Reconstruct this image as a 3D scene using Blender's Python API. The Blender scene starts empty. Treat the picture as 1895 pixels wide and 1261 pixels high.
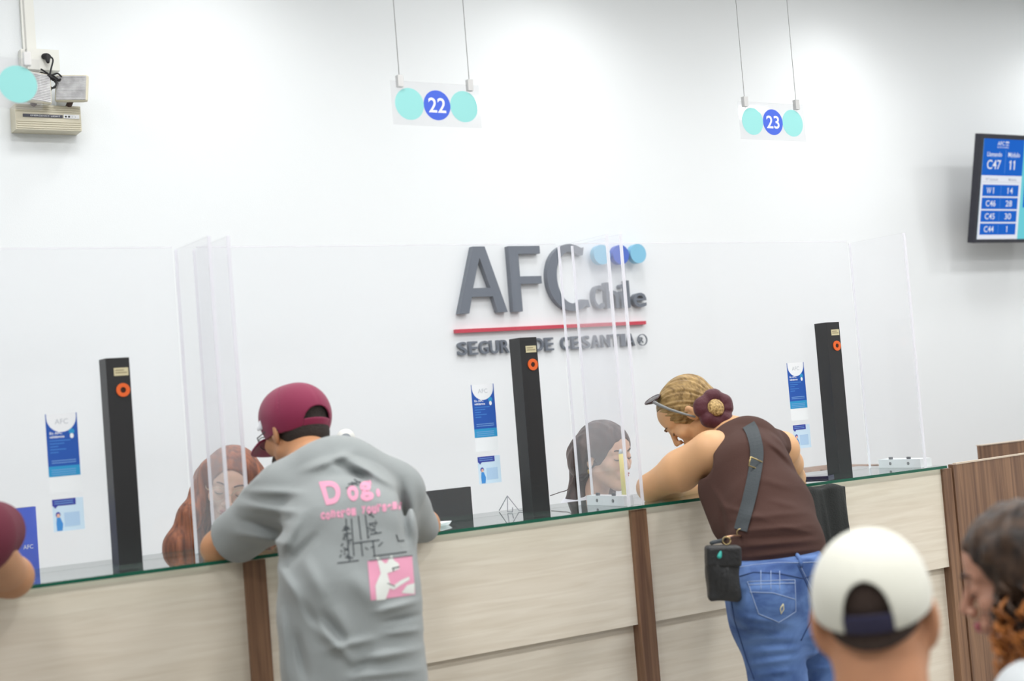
import bpy, bmesh, math, random
import numpy as np
from mathutils import Vector, Matrix
from mathutils.bvhtree import BVHTree
random.seed(7)
scn = bpy.context.scene
col = scn.collection

# ------------------------------------------------------------------ camera, world, lights, exposure
F, CX, CY = 2632.0, 947.5, 630.5
CAM = np.array([0.0, 0.0, 1.5])
def _basis():
    X = np.array([5176-CX, -(415-CY), -F]); X /= np.linalg.norm(X)
    Pv = np.array([0, -(753-CY), -F])
    Z = np.cross(X, Pv); Z /= np.linalg.norm(Z)
    if Z[1] < 0: Z = -Z
    return np.array([X, np.cross(Z, X), Z])
RW = _basis()
cd = bpy.data.cameras.new('camera'); cam = bpy.data.objects.new('camera', cd); col.objects.link(cam)
cd.sensor_width = 36.0; cd.lens = F*36.0/1895.0; cd.clip_start = 0.05
m4 = Matrix([list(map(float, RW[i]))+[float(CAM[i])] for i in range(3)]+[[0, 0, 0, 1]])
cam.matrix_world = m4
cd.dof.use_dof = True; cd.dof.focus_distance = 5.3; cd.dof.aperture_fstop = 2.4
scn.camera = cam
scn.view_settings.view_transform = 'Standard'; scn.view_settings.look = 'None'
scn.view_settings.exposure = 0.0; scn.view_settings.gamma = 1.0
try: scn.view_settings.use_curve_mapping = False
except Exception: pass
try:
    scn.cycles.transparent_max_bounces = 24; scn.cycles.max_bounces = 8
except Exception: pass
w = bpy.data.worlds.new('world'); scn.world = w; w.use_nodes = True
w.node_tree.nodes['Background'].inputs[0].default_value = (0.9, 0.95, 1, 1)
w.node_tree.nodes['Background'].inputs[1].default_value = 0.3
CEIL = 3.95
PANEL_W = 36.0      # watts of one ceiling panel
SPOT_W = 27.0
PANELS = [(x, y) for x in (-0.6, 1.6, 3.8, 6.0, 8.3) for y in (-2.0, 0.6, 3.1, 4.75)]  # unseen panels; the rightmost column is added to brighten the right of the wall
DOWN = [0.3, 2.25, 4.1, 6.05, 8.1]

def P(px, py, Y):      # the point on the plane at distance Y that the pixel looks at
    d = RW @ np.array([px-CX, -(py-CY), -F]); t = (Y-CAM[1])/d[1]; return CAM+t*d
def PZ(px, py, z):
    d = RW @ np.array([px-CX, -(py-CY), -F]); t = (z-CAM[2])/d[2]; return CAM+t*d
def PD(px, py, D):
    d = RW @ np.array([px-CX, -(py-CY), -F]); return CAM+d*D/F

# ------------------------------------------------------------------ materials
def lin(c):
    return tuple((x/255/12.92 if x/255 <= .04045 else ((x/255+.055)/1.055)**2.4) for x in c)+(1.0,)
MC = {}
def mat(name, rgb, rough=.6, metal=0, spec=.5, bump=0, bscale=60, mottle=0, mscale=8, sheen=0, sss=0):
    if name in MC: return MC[name]
    m = bpy.data.materials.new(name); m.use_nodes = True; nt = m.node_tree; b = nt.nodes['Principled BSDF']
    b.inputs['Base Color'].default_value = lin(rgb); b.inputs['Roughness'].default_value = rough
    b.inputs['Metallic'].default_value = metal; b.inputs['Specular IOR Level'].default_value = spec
    if sheen: b.inputs['Sheen Weight'].default_value = sheen
    if sss:
        b.inputs['Subsurface Weight'].default_value = sss; b.inputs['Subsurface Scale'].default_value = .012
        b.inputs['Subsurface Radius'].default_value = (1, .35, .2)
    tc = nt.nodes.new('ShaderNodeTexCoord')
    if mottle:
        n = nt.nodes.new('ShaderNodeTexNoise'); n.inputs['Scale'].default_value = mscale; n.inputs['Detail'].default_value = 4
        r = nt.nodes.new('ShaderNodeValToRGB'); c = lin(rgb)
        r.color_ramp.elements[0].color = tuple(x*(1-mottle) for x in c[:3])+(1,); r.color_ramp.elements[0].position = .3
        r.color_ramp.elements[1].color = tuple(min(1, x*(1+mottle*.6)) for x in c[:3])+(1,); r.color_ramp.elements[1].position = .7
        nt.links.new(tc.outputs['Object'], n.inputs['Vector']); nt.links.new(n.outputs['Fac'], r.inputs['Fac'])
        nt.links.new(r.outputs['Color'], b.inputs['Base Color'])
    if bump:
        n = nt.nodes.new('ShaderNodeTexNoise'); n.inputs['Scale'].default_value = bscale; n.inputs['Detail'].default_value = 3
        bp = nt.nodes.new('ShaderNodeBump'); bp.inputs['Strength'].default_value = bump; bp.inputs['Distance'].default_value = .01
        nt.links.new(tc.outputs['Object'], n.inputs['Vector']); nt.links.new(n.outputs['Fac'], bp.inputs['Height'])
        nt.links.new(bp.outputs['Normal'], b.inputs['Normal'])
    MC[name] = m; return m
def wood(name, c1, c2, scale, axis, rough=.45):
    m = bpy.data.materials.new(name); m.use_nodes = True; nt = m.node_tree; b = nt.nodes['Principled BSDF']
    b.inputs['Roughness'].default_value = rough
    tc = nt.nodes.new('ShaderNodeTexCoord'); mp = nt.nodes.new('ShaderNodeMapping'); mp.inputs['Scale'].default_value = axis
    n = nt.nodes.new('ShaderNodeTexNoise'); n.inputs['Scale'].default_value = scale; n.inputs['Detail'].default_value = 5
    n.inputs['Distortion'].default_value = .6
    r = nt.nodes.new('ShaderNodeValToRGB'); r.color_ramp.elements[0].position = .32; r.color_ramp.elements[1].position = .66
    r.color_ramp.elements[0].color = lin(c1); r.color_ramp.elements[1].color = lin(c2)
    nt.links.new(tc.outputs['Object'], mp.inputs['Vector']); nt.links.new(mp.outputs['Vector'], n.inputs['Vector'])
    nt.links.new(n.outputs['Fac'], r.inputs['Fac']); nt.links.new(r.outputs['Color'], b.inputs['Base Color'])
    return m
def clear(name, tint, haze, rough=.03, gloss=1.0):
    m = bpy.data.materials.new(name); m.use_nodes = True; nt = m.node_tree; nt.nodes.clear()
    o = nt.nodes.new('ShaderNodeOutputMaterial'); t = nt.nodes.new('ShaderNodeBsdfTransparent'); t.inputs[0].default_value = tint+(1,)
    d = nt.nodes.new('ShaderNodeBsdfDiffuse'); d.inputs[0].default_value = (.95, .95, 1, 1)
    g = nt.nodes.new('ShaderNodeBsdfGlossy'); g.inputs['Roughness'].default_value = rough
    fr = nt.nodes.new('ShaderNodeLayerWeight'); fr.inputs[0].default_value = .5
    pw = nt.nodes.new('ShaderNodeMath'); pw.operation = 'POWER'; pw.inputs[1].default_value = 4.5
    mu = nt.nodes.new('ShaderNodeMath'); mu.operation = 'MULTIPLY_ADD'; mu.inputs[1].default_value = .9*gloss; mu.inputs[2].default_value = .035*gloss
    nt.links.new(fr.outputs['Facing'], pw.inputs[0])
    a = nt.nodes.new('ShaderNodeMixShader'); a.inputs[0].default_value = haze; b = nt.nodes.new('ShaderNodeMixShader')
    nt.links.new(t.outputs[0], a.inputs[1]); nt.links.new(d.outputs[0], a.inputs[2])
    nt.links.new(pw.outputs[0], mu.inputs[0]); nt.links.new(mu.outputs[0], b.inputs[0])
    nt.links.new(a.outputs[0], b.inputs[1]); nt.links.new(g.outputs[0], b.inputs[2]); nt.links.new(b.outputs[0], o.inputs[0])
    return m
def glow(name, rgb, s):
    m = bpy.data.materials.new(name); m.use_nodes = True; nt = m.node_tree; nt.nodes.clear()
    o = nt.nodes.new('ShaderNodeOutputMaterial'); e = nt.nodes.new('ShaderNodeEmission')
    e.inputs[0].default_value = lin(rgb); e.inputs[1].default_value = s; nt.links.new(e.outputs[0], o.inputs[0]); return m
def hairmat(name, c1, c2, scale=70, stretch=(1, 1, .12), rough=.42):
    m = wood(name, c1, c2, scale, stretch, rough); nt = m.node_tree; [setattr(x.inputs['Distortion'], 'default_value', .1) for x in nt.nodes if x.type == 'TEX_NOISE']; b = nt.nodes['Principled BSDF']
    n = [x for x in nt.nodes if x.type == 'TEX_NOISE'][0]
    bp = nt.nodes.new('ShaderNodeBump'); bp.inputs['Strength'].default_value = .5; bp.inputs['Distance'].default_value = .004; b.inputs['Specular IOR Level'].default_value = .25
    nt.links.new(n.outputs['Fac'], bp.inputs['Height']); nt.links.new(bp.outputs['Normal'], b.inputs['Normal']); return m

WHITE = mat('white_paint', (236, 240, 243), .7, bump=.05, bscale=180)
LOAK = wood('bleached_oak', (217, 207, 190), (229, 221, 206), 6, (.6, 1, 9))
DOAK = wood('walnut_laminate', (96, 68, 52), (142, 108, 82), 14, (3.5, 3.5, .12))
BLACK = mat('black_metal', (34, 34, 36), .42)
ACRYL = clear('clear_acrylic', (.995, .995, 1), .02, gloss=.5)
ACRYS = clear('clear_side_acrylic', (.995, .995, 1), .06, gloss=.45)
EDGE = clear('acrylic_edge', (1, 1, 1), .72, gloss=.3)
_n = EDGE.node_tree; _d = [x for x in _n.nodes if x.type == 'BSDF_DIFFUSE'][0]; _t = _n.nodes.new('ShaderNodeBsdfTranslucent'); _t.inputs[0].default_value = (.95, .95, 1, 1)
_m = _n.nodes.new('ShaderNodeMixShader'); _l = _d.outputs[0].links[0].to_socket; _n.links.new(_d.outputs[0], _m.inputs[1]); _n.links.new(_t.outputs[0], _m.inputs[2]); _n.links.new(_m.outputs[0], _l)
STEEL = mat('brushed_steel', (190, 190, 190), .35, metal=.6)

# ------------------------------------------------------------------ object helpers
def T(o, label=None, cat=None, group=None, kind=None):
    if label: o['label'] = label
    if cat: o['category'] = cat
    if group: o['group'] = group
    if kind: o['kind'] = kind
    return o
def empty(name, loc, label=None, cat=None, group=None, rz=0):
    o = bpy.data.objects.new(name, None); col.objects.link(o); o.location = tuple(map(float, loc)); o.rotation_euler = (0, 0, rz)
    o.empty_display_size = .05
    return T(o, label, cat, group)
def link(name, me, m, parent=None):
    """mesh data in world coordinates; the parent may stand anywhere"""
    o = bpy.data.objects.new(name, me); col.objects.link(o)
    if m is not None and not me.materials: me.materials.append(m)
    if parent is not None:
        o.parent = parent
        M = Matrix.Translation(parent.location) @ parent.rotation_euler.to_matrix().to_4x4()
        p = parent.parent
        while p is not None:
            M = Matrix.Translation(p.location) @ p.rotation_euler.to_matrix().to_4x4() @ M; p = p.parent
        me.transform(M.inverted())
    else:
        # origin at the middle of the base
        vs = np.array([v.co for v in me.vertices]); c = (vs.min(0)+vs.max(0))/2; c[2] = vs[:, 2].min()
        me.transform(Matrix.Translation(-Vector(c))); o.location = Vector(c)
    return o
def fin(name, bm, m, parent=None, smooth=False, bevel=0):
    if bevel:
        bmesh.ops.bevel(bm, geom=[e for e in bm.edges if e.calc_face_angle(0) > .6], offset=bevel, segments=2, affect='EDGES', clamp_overlap=True)
    bmesh.ops.recalc_face_normals(bm, faces=bm.faces)
    me = bpy.data.meshes.new(name); bm.to_mesh(me); bm.free()
    if smooth:
        for p in me.polygons: p.use_smooth = True
    return link(name, me, m, parent)
def box(bm, x0, x1, y0, y1, z0, z1, M=None):
    c = [(x0, y0, z0), (x1, y0, z0), (x1, y1, z0), (x0, y1, z0), (x0, y0, z1), (x1, y0, z1), (x1, y1, z1), (x0, y1, z1)]
    vs = [bm.verts.new((M @ Vector(p)) if M else p) for p in c]
    for f in ((0, 3, 2, 1), (4, 5, 6, 7), (0, 1, 5, 4), (1, 2, 6, 5), (2, 3, 7, 6), (3, 0, 4, 7)): bm.faces.new([vs[i] for i in f])
    return bm
def bx(name, x0, x1, y0, y1, z0, z1, m, parent=None, bevel=0, M=None):
    return fin(name, box(bmesh.new(), x0, x1, y0, y1, z0, z1, M), m, parent, bevel=bevel)
def tube(bm, pts, rad, n=8, cap=True):
    pts = [Vector(tuple(map(float, p))) for p in pts]; rad = rad if hasattr(rad, '__len__') else [rad]*len(pts)
    rings = []; up = None
    for i, p in enumerate(pts):
        t = (pts[min(i+1, len(pts)-1)]-pts[max(i-1, 0)]).normalized()
        if up is None: up = t.orthogonal().normalized()
        up = (up-t*up.dot(t)).normalized(); s = t.cross(up)
        rings.append([bm.verts.new(p+(up*math.cos(a)+s*math.sin(a))*rad[i]) for a in [2*math.pi*k/n for k in range(n)]])
    for a, b in zip(rings, rings[1:]):
        for k in range(n): bm.faces.new((a[k], a[(k+1) % n], b[(k+1) % n], b[k]))
    if cap: bm.faces.new(rings[0][::-1]); bm.faces.new(rings[-1])
    return bm
def tb(name, pts, rad, m, parent=None, n=8):
    return fin(name, tube(bmesh.new(), pts, rad, n), m, parent, smooth=True)
def spline(pts, n=8):
    pts = [np.array(p, float) for p in pts]; P4 = [2*pts[0]-pts[1]]+pts+[2*pts[-1]-pts[-2]]; out = []
    for i in range(1, len(P4)-2):
        a, b, c, d = P4[i-1:i+3]
        for k in range(n):
            t = k/n; out.append(.5*((2*b)+(c-a)*t+(2*a-5*b+4*c-d)*t*t+(3*b-a-3*c+d)*t**3))
    out.append(pts[-1]); return out
def disc(bm, c, r, ax1, ax2, thick, n=40):
    c = Vector(c); a1 = Vector(ax1); a2 = Vector(ax2); nrm = a1.cross(a2).normalized()
    f = [bm.verts.new(c+a1*r*math.cos(t)+a2*r*math.sin(t)) for t in [2*math.pi*k/n for k in range(n)]]
    g = [bm.verts.new(v.co-nrm*thick) for v in f]
    bm.faces.new(f); bm.faces.new(g[::-1])
    for k in range(n): bm.faces.new((f[k], g[k], g[(k+1) % n], f[(k+1) % n]))
    return bm
def ring(bm, c, r0, r1, ax1, ax2, thick, n=32):
    c = Vector(c); a1 = Vector(ax1); a2 = Vector(ax2); nrm = a1.cross(a2).normalized(); L = []
    for k in range(n):
        t = 2*math.pi*k/n; d = a1*math.cos(t)+a2*math.sin(t)
        L.append([bm.verts.new(c+d*r0), bm.verts.new(c+d*r1), bm.verts.new(c+d*r1-nrm*thick), bm.verts.new(c+d*r0-nrm*thick)])
    for k in range(n):
        a, b = L[k], L[(k+1) % n]
        for i in range(4): bm.faces.new((a[i], b[i], b[(i+1) % 4], a[(i+1) % 4]))
    return bm
def text_me(s, extrude=0.0, off=0.0, shear=0.0, space=1.0):
    cu = bpy.data.curves.new('text', 'FONT'); cu.body = s; cu.extrude = extrude; cu.offset = off; cu.shear = shear
    cu.space_character = space; cu.resolution_u = 5
    o = bpy.data.objects.new('text', cu); col.objects.link(o); dg = bpy.context.evaluated_depsgraph_get(); dg.update()
    me = bpy.data.meshes.new_from_object(o.evaluated_get(dg)); bpy.data.objects.remove(o); return me
def text_fit(name, s, m, parent, O, U, V, w=None, h=None, thick=.0006, off=0.0, align='c', shear=0., space=1., keep=False):
    """lettering laid on the plane at O spanned by U (right) and V (up); w and h fit its box"""
    me = text_me(s, .5, off, shear, space); vs = np.array([v.co[:] for v in me.vertices]); lo = vs.min(0); hi = vs.max(0); sz = hi-lo
    O = np.array(O, float); U = np.array(U, float); V = np.array(V, float); N = np.cross(U, V)
    sy = h/sz[1] if h else w/sz[0]; sx = w/sz[0] if w else sy
    if keep: sx = sy = min(sx, sy)
    q = vs-lo; q[:, 0] *= sx; q[:, 1] *= sy; q[:, 2] = q[:, 2]/sz[2]*thick
    if align == 'c': q[:, 0] -= sz[0]*sx/2; q[:, 1] -= sz[1]*sy/2
    out = O+q[:, :1]*U+q[:, 1:2]*V+q[:, 2:3]*N
    for v, p in zip(me.vertices, out): v.co = p
    me.materials.clear(); return link(name, me, m, parent)

# ------------------------------------------------------------------ room
def struct(o): o['kind'] = 'structure'; return o
struct(bx('floor', -5, 10.5, -4.5, 6.1, -.1, 0, mat('floor_tile', (176, 172, 164), .35, mottle=.08, mscale=3)))
struct(bx('ceiling', -5, 10.5, -4.5, 6.1, CEIL, CEIL+.1, mat('ceiling_white', (235, 235, 235), .8)))
struct(bx('wall_back', -5, 10.5, 6, 6.1, 0, CEIL, WHITE))
struct(bx('wall_left', -5.1, -5, -4.5, 6.1, 0, CEIL, WHITE))
struct(bx('wall_right', 10.5, 10.6, -4.5, 6.1, 0, CEIL, WHITE))
struct(bx('wall_front', -5, 10.5, -4.6, -4.5, 0, CEIL, mat('grey_wall', (150, 154, 158), .8)))
LAMP = glow('led_diffuser', (255, 255, 255), 3.0)
for i, (x, y) in enumerate(PANELS):
    t = empty('ceiling_light', (x, y, CEIL), 'square white recessed office light panel in the unseen ceiling above the waiting room', 'ceiling light', 'square light panels in the ceiling')
    bm = bmesh.new()
    for a in ((-.3, .3, -.3, -.27), (-.3, .3, .27, .3), (-.3, -.27, -.27, .27), (.27, .3, -.27, .27)): box(bm, x+a[0], x+a[1], y+a[2], y+a[3], CEIL-.02, CEIL)
    fin('frame', bm, WHITE, t); bx('diffuser', x-.27, x+.27, y-.27, y+.27, CEIL-.008, CEIL, LAMP, t)
    ld = bpy.data.lights.new('panel_glow', 'AREA'); ld.shape = 'SQUARE'; ld.size = .54; ld.energy = PANEL_W*{-2.0: 1.0, .6: 1.0, 3.1: .80, 4.75: .32}[y]; ld.color = (1, .997, .985)
    lo = bpy.data.objects.new('panel_glow', ld); col.objects.link(lo); lo.parent = t; lo.location = (0, 0, -.03)
for x in DOWN:
    t = empty('downlight', (x, 5.45, CEIL), 'round white downlight recessed in the ceiling close to the back wall', 'downlight', 'round downlights along the back wall')
    fin('rim', ring(bmesh.new(), (x, 5.45, CEIL-.012), .07, .095, (1, 0, 0), (0, 1, 0), -.012), WHITE, t)
    fin('lens', disc(bmesh.new(), (x, 5.45, CEIL-.004), .07, (1, 0, 0), (0, 1, 0), -.004), LAMP, t)
    ld = bpy.data.lights.new('spot_glow', 'SPOT'); ld.energy = SPOT_W; ld.spot_size = 2.3; ld.spot_blend = 1.0; ld.shadow_soft_size = .07; ld.color = (1, .99, .96)
    lo = bpy.data.objects.new('spot_glow', ld); col.objects.link(lo); lo.parent = t; lo.location = (0, 0, -.03)

# ------------------------------------------------------------------ counter
CT = 1.142; GT = 1.152
counter = empty('service_counter', (1.9, 3.9, 0), 'long pale oak service counter with brown uprights under the glass top', 'counter')
MOD = [(-1.35, .055), (.11, 1.395), (1.455, 2.70), (2.76, 4.15)]
for (a, b) in MOD:
    bx('upper_panel', a, b, 3.715, 3.735, .775, 1.14, LOAK, counter, bevel=.0015)
    bx('lower_panel', a, b, 3.742, 3.76, .02, .772, LOAK, counter)
for a in (.055, 1.395, 2.70):
    bx('upright', a, a+.06, 3.70, 3.80, 0, 1.139, DOAK, counter, bevel=.002)
bx('end_upright', 4.15, 4.20, 3.705, 4.35, 0, 1.139, DOAK, counter)
bx('worktop', -1.35, 4.15, 3.765, 4.14, 1.10, 1.132, mat('white_laminate', (226, 229, 228), .4), counter)
bx('toe_board', -1.35, 4.15, 3.80, 3.82, 0, 1.10, mat('counter_carcass', (190, 184, 172), .6), counter)
GLASS = clear('counter_glass', (.90, .965, .94), .02, gloss=1.3)
gl = bmesh.new(); box(gl, -1.35, 4.16, 3.69, 4.15, CT, GT)
me = bpy.data.meshes.new('glass_top'); bmesh.ops.recalc_face_normals(gl, faces=gl.faces); gl.to_mesh(me); gl.free()
me.materials.append(GLASS); me.materials.append(mat('green_glass_edge', (28, 92, 72), .15))
for p in me.polygons:
    if abs(p.normal.z) < .5: p.material_index = 1
T(link('counter_glass', me, None), 'long clear glass slab with a green edge lying on the counter', 'counter glass')
for x in (.35, 1.05, 1.75, 2.38, 3.05, 3.8):
    T(fin('glass_spacer', disc(bmesh.new(), (x, 3.78, CT), .012, (1, 0, 0), (0, 1, 0), .010, 20), STEEL), 'small round spacer holding the glass off the counter worktop', 'spacer', 'spacers under the glass top')
# posts
def post(px, label):
    c = PZ(px, 0, 1); x = px
    t = empty('scanner_column', (x, 3.95, GT), label, 'column', 'black columns on the counter')
    bx('housing', x-.033, x+.033, 3.92, 3.984, GT+.0, 1.722, BLACK, t, bevel=.003)
    bx('sticker', x-.012, x+.028, 3.9185, 3.92, 1.672, 1.694, mat('sticker_paper', (205, 196, 160), .7), t)
    bm = bmesh.new()
    for k in range(2): box(bm, x-.008, x+.024-.008*k, 3.9181, 3.9186, 1.679+.007*k, 1.682+.007*k)
    fin('sticker_print', bm, mat('faint_ink', (150, 140, 112), .8), t)
    fin('orange_ring', ring(bmesh.new(), (x+.010, 3.9165, 1.632), .008, .019, (1, 0, 0), (0, 0, 1), .0035), mat('orange_ring', (226, 98, 34), .5), t)
    fin('scan_eye', disc(bmesh.new(), (x+.010, 3.918, 1.632), .006, (1, 0, 0), (0, 0, 1), .002, 20), mat('dark_eye', (60, 30, 18), .3), t)
    return t
POSTX = [1.151, 2.502, 3.870]
post(POSTX[0], 'black square column on the counter left of the red-haired clerk')
post(POSTX[1], 'black square column in front of the grey wall lettering')
post(POSTX[2], 'black square column on the counter right of the woman in brown')
# acrylic screens
def bracket(t, x0, x1, mirror=1):
    b = bx('bracket', x0, x1, 3.74, 3.95, GT, GT+.032, mat('bracket_plastic', (222, 226, 230), .35), t, bevel=.002)
    for y in (3.80, 3.89):
        fin('screw', disc(bmesh.new(), (x0-.001, y, GT+.016), .006, (0, 1, 0), (0, 0, 1), -.003, 16), mat('screw_grey', (120, 122, 126), .4, metal=.6), b)
        bx('clip', x0+.002, x0+.008, y-.008, y+.008, GT+.032, GT+.041, mat('screw_dark', (90, 92, 98), .4), b)
def divider(xs, label, brk):
    t = empty('privacy_divider', (xs[0], 3.84, GT), label, 'divider', 'clear acrylic dividers on the counter')
    for x in xs:
        p = bx('panel', x-.004, x+.004, 3.706, 3.98, GT, 2.03, ACRYS, t)
        bx('edge', x-.0045, x+.0045, 3.700, 3.706, GT, 2.03, EDGE, p)
        bx('rear_edge', x-.0045, x+.0045, 3.981, 3.984, GT, 2.03, EDGE, p)
    bracket(t, *brk)
divider((1.36, 1.415), 'clear acrylic divider in front of the red-haired clerk', (1.368, 1.405))
divider((2.695, 2.75), 'clear acrylic divider in front of the dark-haired clerk', (2.703, 2.74))
divider((4.06,), 'clear acrylic divider at the right end of the counter glass', (4.075, 4.135))
divider((.03, .085), 'clear acrylic divider at the far left of the counter', (.038, .075))
for (a, b, l) in ((-1.3, .02, 'clear front screen at the far left end of the counter'), (.095, 1.35, 'clear front screen with the leftmost blue leaflet'), (1.425, 2.685, 'clear front screen with the middle blue leaflet'), (2.76, 4.05, 'clear front screen with the rightmost blue leaflet')):
    t = empty('acrylic_screen', ((a+b)/2, 3.99, GT), l, 'screen', 'clear front screens on the counter')
    bx('pane', a, b, 3.985, 3.991, GT, 2.037, ACRYL, t)
    bx('top_edge', a, b, 3.985, 3.991, 2.037, 2.040, EDGE, t)

# leaflets
BLUE = mat('leaflet_blue', (28, 84, 176), .5); CYAN = mat('leaflet_cyan', (40, 150, 205), .5); PAPER = mat('leaflet_white', (240, 243, 248), .5)
NAVY = mat('leaflet_navy', (52, 62, 160), .5); PALE = mat('leaflet_pale_blue', (205, 226, 246), .5); SOFT = mat('leaflet_line', (120, 165, 220), .5)
def leaflets(x, w, l1, l2):
    y = 3.9845; z1 = PZ(0, 0, 1)[2]
    x0, x1 = x, x+w; zt = ZT; zb = ZB
    t = empty('leaflet', (x0+w/2, y, zb-.05), l1, 'leaflet', 'blue leaflets on the screens')
    bx('sheet', x0, x1, y-.0006, y, zb-.045, zt, PAPER, t)
    bm = bmesh.new(); n = 20; R = w*.47; cx = x0+w/2; cz = zt-.010     # blue field with a round white bite at the top
    arc = [(cx-R*math.cos(math.pi*k/n), cz-R*1.02*math.sin(math.pi*k/n)) for k in range(n+1)]
    pts = [(x0, zt)]+[(arc[0][0], zt)]+arc+[(arc[-1][0], zt)]+[(x1, zt), (x1, zb+.028), (x0, zb+.028)]
    vs = [bm.verts.new((a, y-.0010, b)) for a, b in pts]; f = bm.faces.new(vs)
    r = bmesh.ops.extrude_face_region(bm, geom=[f]); bmesh.ops.translate(bm, vec=(0, .0004, 0), verts=[v for v in r['geom'] if isinstance(v, bmesh.types.BMVert)])
    bmesh.ops.triangulate(bm, faces=bm.faces)
    fin('blue_field', bm, BLUE, t)
    bx('cyan_foot', x0, x1, y-.0010, y-.0006, zb, zb+.028, CYAN, t)
    text_fit('mark', 'AFC', mat('mark_grey', (190, 196, 205), .6), t, (cx, y-.0008, zt-.022), (1, 0, 0), (0, 0, 1), w=w*.42, thick=-.0003)
    text_fit('heading', 'En AFC', PAPER, t, (x0+.026, y-.0011, zt-.053), (1, 0, 0), (0, 0, 1), w=.034, h=.007, thick=-.0003, off=.02)
    text_fit('heading', 'validamos', PAPER, t, (x0+.028, y-.0011, zt-.063), (1, 0, 0), (0, 0, 1), w=.040, h=.007, thick=-.0003, off=.02)
    fin('round_icon', disc(bmesh.new(), (x0+w*.80, y-.0012, zt-.051), .008, (1, 0, 0), (0, 0, 1), .0004, 18), CYAN, t)
    fin('drop_icon', disc(bmesh.new(), (x0+w*.80, y-.0014, zt-.063), .005, (1, 0, 0), (0, 0, 1.4), .0004, 18), PAPER, t)
    bm = bmesh.new()
    for k in range(5): box(bm, x0+.008, x0+w*(.75, .55, .35, .6, .35)[k], y-.0012, y-.0009, zt-.075-.008*k, zt-.073-.008*k)
    fin('small_print', bm, mat('print_blue', (70, 140, 215), .5), t)
    bm = bmesh.new()
    for k in range(2): box(bm, x0+.010, x1-.010, y-.0012, y-.0009, zb+.036+.006*k, zb+.038+.006*k)
    for k in range(3): box(bm, x0+.008, x1-.012, y-.0012, y-.0009, zb+.005+.006*k, zb+.007+.006*k)
    fin('small_print', bm, SOFT, t)
    # card below
    xa = x0+.004; xb = xa+w*.98; za = zb-.150; zc = zb-.062
    t = empty('card', ((xa+xb)/2, y, za), l2, 'card', 'pale blue cards on the screens')
    bx('sheet', xa, xb, y-.0006, y, za, zc, PALE, t)
    bm = bmesh.new(); box(bm, xa, xa+w*.74, y-.0010, y-.0007, zc-.018, zc)
    v = [bm.verts.new(p) for p in ((xa+.002, y-.001, zc-.018), (xa+.014, y-.001, zc-.018), (xa+.008, y-.001, zc-.025))]; bm.faces.new(v)
    fin('banner', bm, NAVY, t)
    bm = bmesh.new()
    for k in range(2): box(bm, xa+.006, xa+w*.66, y-.0012, y-.0009, zc-.007-.006*k, zc-.005-.006*k)
    fin('banner_print', bm, SOFT, t)
    bm = bmesh.new(); disc(bm, (xa+.014, y-.0012, zc-.042), .0065, (1, 0, 0), (0, 0, 1.15), .0004, 18); fin('drawn_hair', bm, NAVY, t)
    bm = bmesh.new(); disc(bm, (xa+.0145, y-.0014, zc-.0445), .0045, (1, 0, 0), (0, 0, 1.2), .0004, 18); fin('drawn_face', bm, mat('drawn_skin', (232, 180, 160), .6), t)
    bm = bmesh.new(); pts = [(.010, -.050), (.019, -.050), (.026, -.068), (.023, -.086), (.009, -.086), (.008, -.066)]
    bm.faces.new([bm.verts.new((xa+a, y-.0012, zc+b)) for a, b in pts]); fin('drawn_body', bm, mat('drawn_blue', (64, 140, 214), .6), t)
    bx('blank_square', xa+.030, xa+w*.84, y-.0010, y-.0007, za+.012, zc-.038, mat('blank_square', (176, 204, 236), .6), t)
_a = P(871, 713, 3.984); _b = P(881, 811, 3.984); _c = P(913, 711, 3.984); ZT = float(_a[2]); ZB = float(_b[2]); LW = float(_c[0]-_a[0])
LN = ['leftmost', 'middle', 'rightmost']
for i, (px, py) in enumerate(((83, 767), (871, 713), (1454, 657))):
    xx = float(P(px, py, 3.984)[0])
    leaflets(xx, LW, ['blue leaflet with a white round top on the screen, left of the leftmost black column', 'blue leaflet with a white round top on the screen beside the middle black column', 'blue leaflet with a white round top right of the woman in brown'][i],
             ['pale blue card with a small drawn figure, left of the leftmost black column', 'pale blue card with a small drawn figure, left of the middle black column', 'pale blue card with a small drawn figure, right of the woman in brown'][i])

# ------------------------------------------------------------------ hanging number signs
TEAL = mat('teal_disc', (146, 214, 213), .6); SBLUE = mat('sign_blue', (62, 98, 214), .6)
SIGNA = clear('sign_acrylic', (.97, .97, .975), .05, gloss=1.2)
def hang(xc, num, label):
    y = 3.75; t = empty('hanging_sign', (xc, y, 2.37), label, 'sign', 'hanging module number signs')
    bx('plate', xc-.153, xc+.153, y-.002, y+.002, 2.372, 2.505, SIGNA, t, bevel=.0006)
    for s in (-1, 1):
        fin('teal_disc', disc(bmesh.new(), (xc+s*.095, y-.0022, 2.436), .049, (1, 0, 0), (0, 0, 1), .0006), TEAL, t)
        c = bx('clip', xc+s*.122-.009, xc+s*.122+.009, y-.008, y+.008, 2.487, 2.522, STEEL, t, bevel=.002)
        tb('cable', [(xc+s*.122, y, 2.522), (xc+s*.122, y, CEIL)], .0011, mat('steel_cable', (150, 150, 152), .5), t, n=6)
    fin('blue_disc', disc(bmesh.new(), (xc, y-.0024, 2.436), .0465, (1, 0, 0), (0, 0, 1), .0006), SBLUE, t)
    text_fit('number', num, PAPER, t, (xc, y-.0026, 2.436), (1, 0, 0), (0, 0, 1), w=.060, h=.046, thick=-.0006, off=.012)
hang(.795, '21', 'clear hanging sign cut by the left frame edge, teal disc before the emergency lamp')
hang(2.132, '22', 'clear hanging sign numbered 22 between two teal discs')
hang(3.498, '23', 'clear hanging sign numbered 23 between two teal discs')

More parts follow.
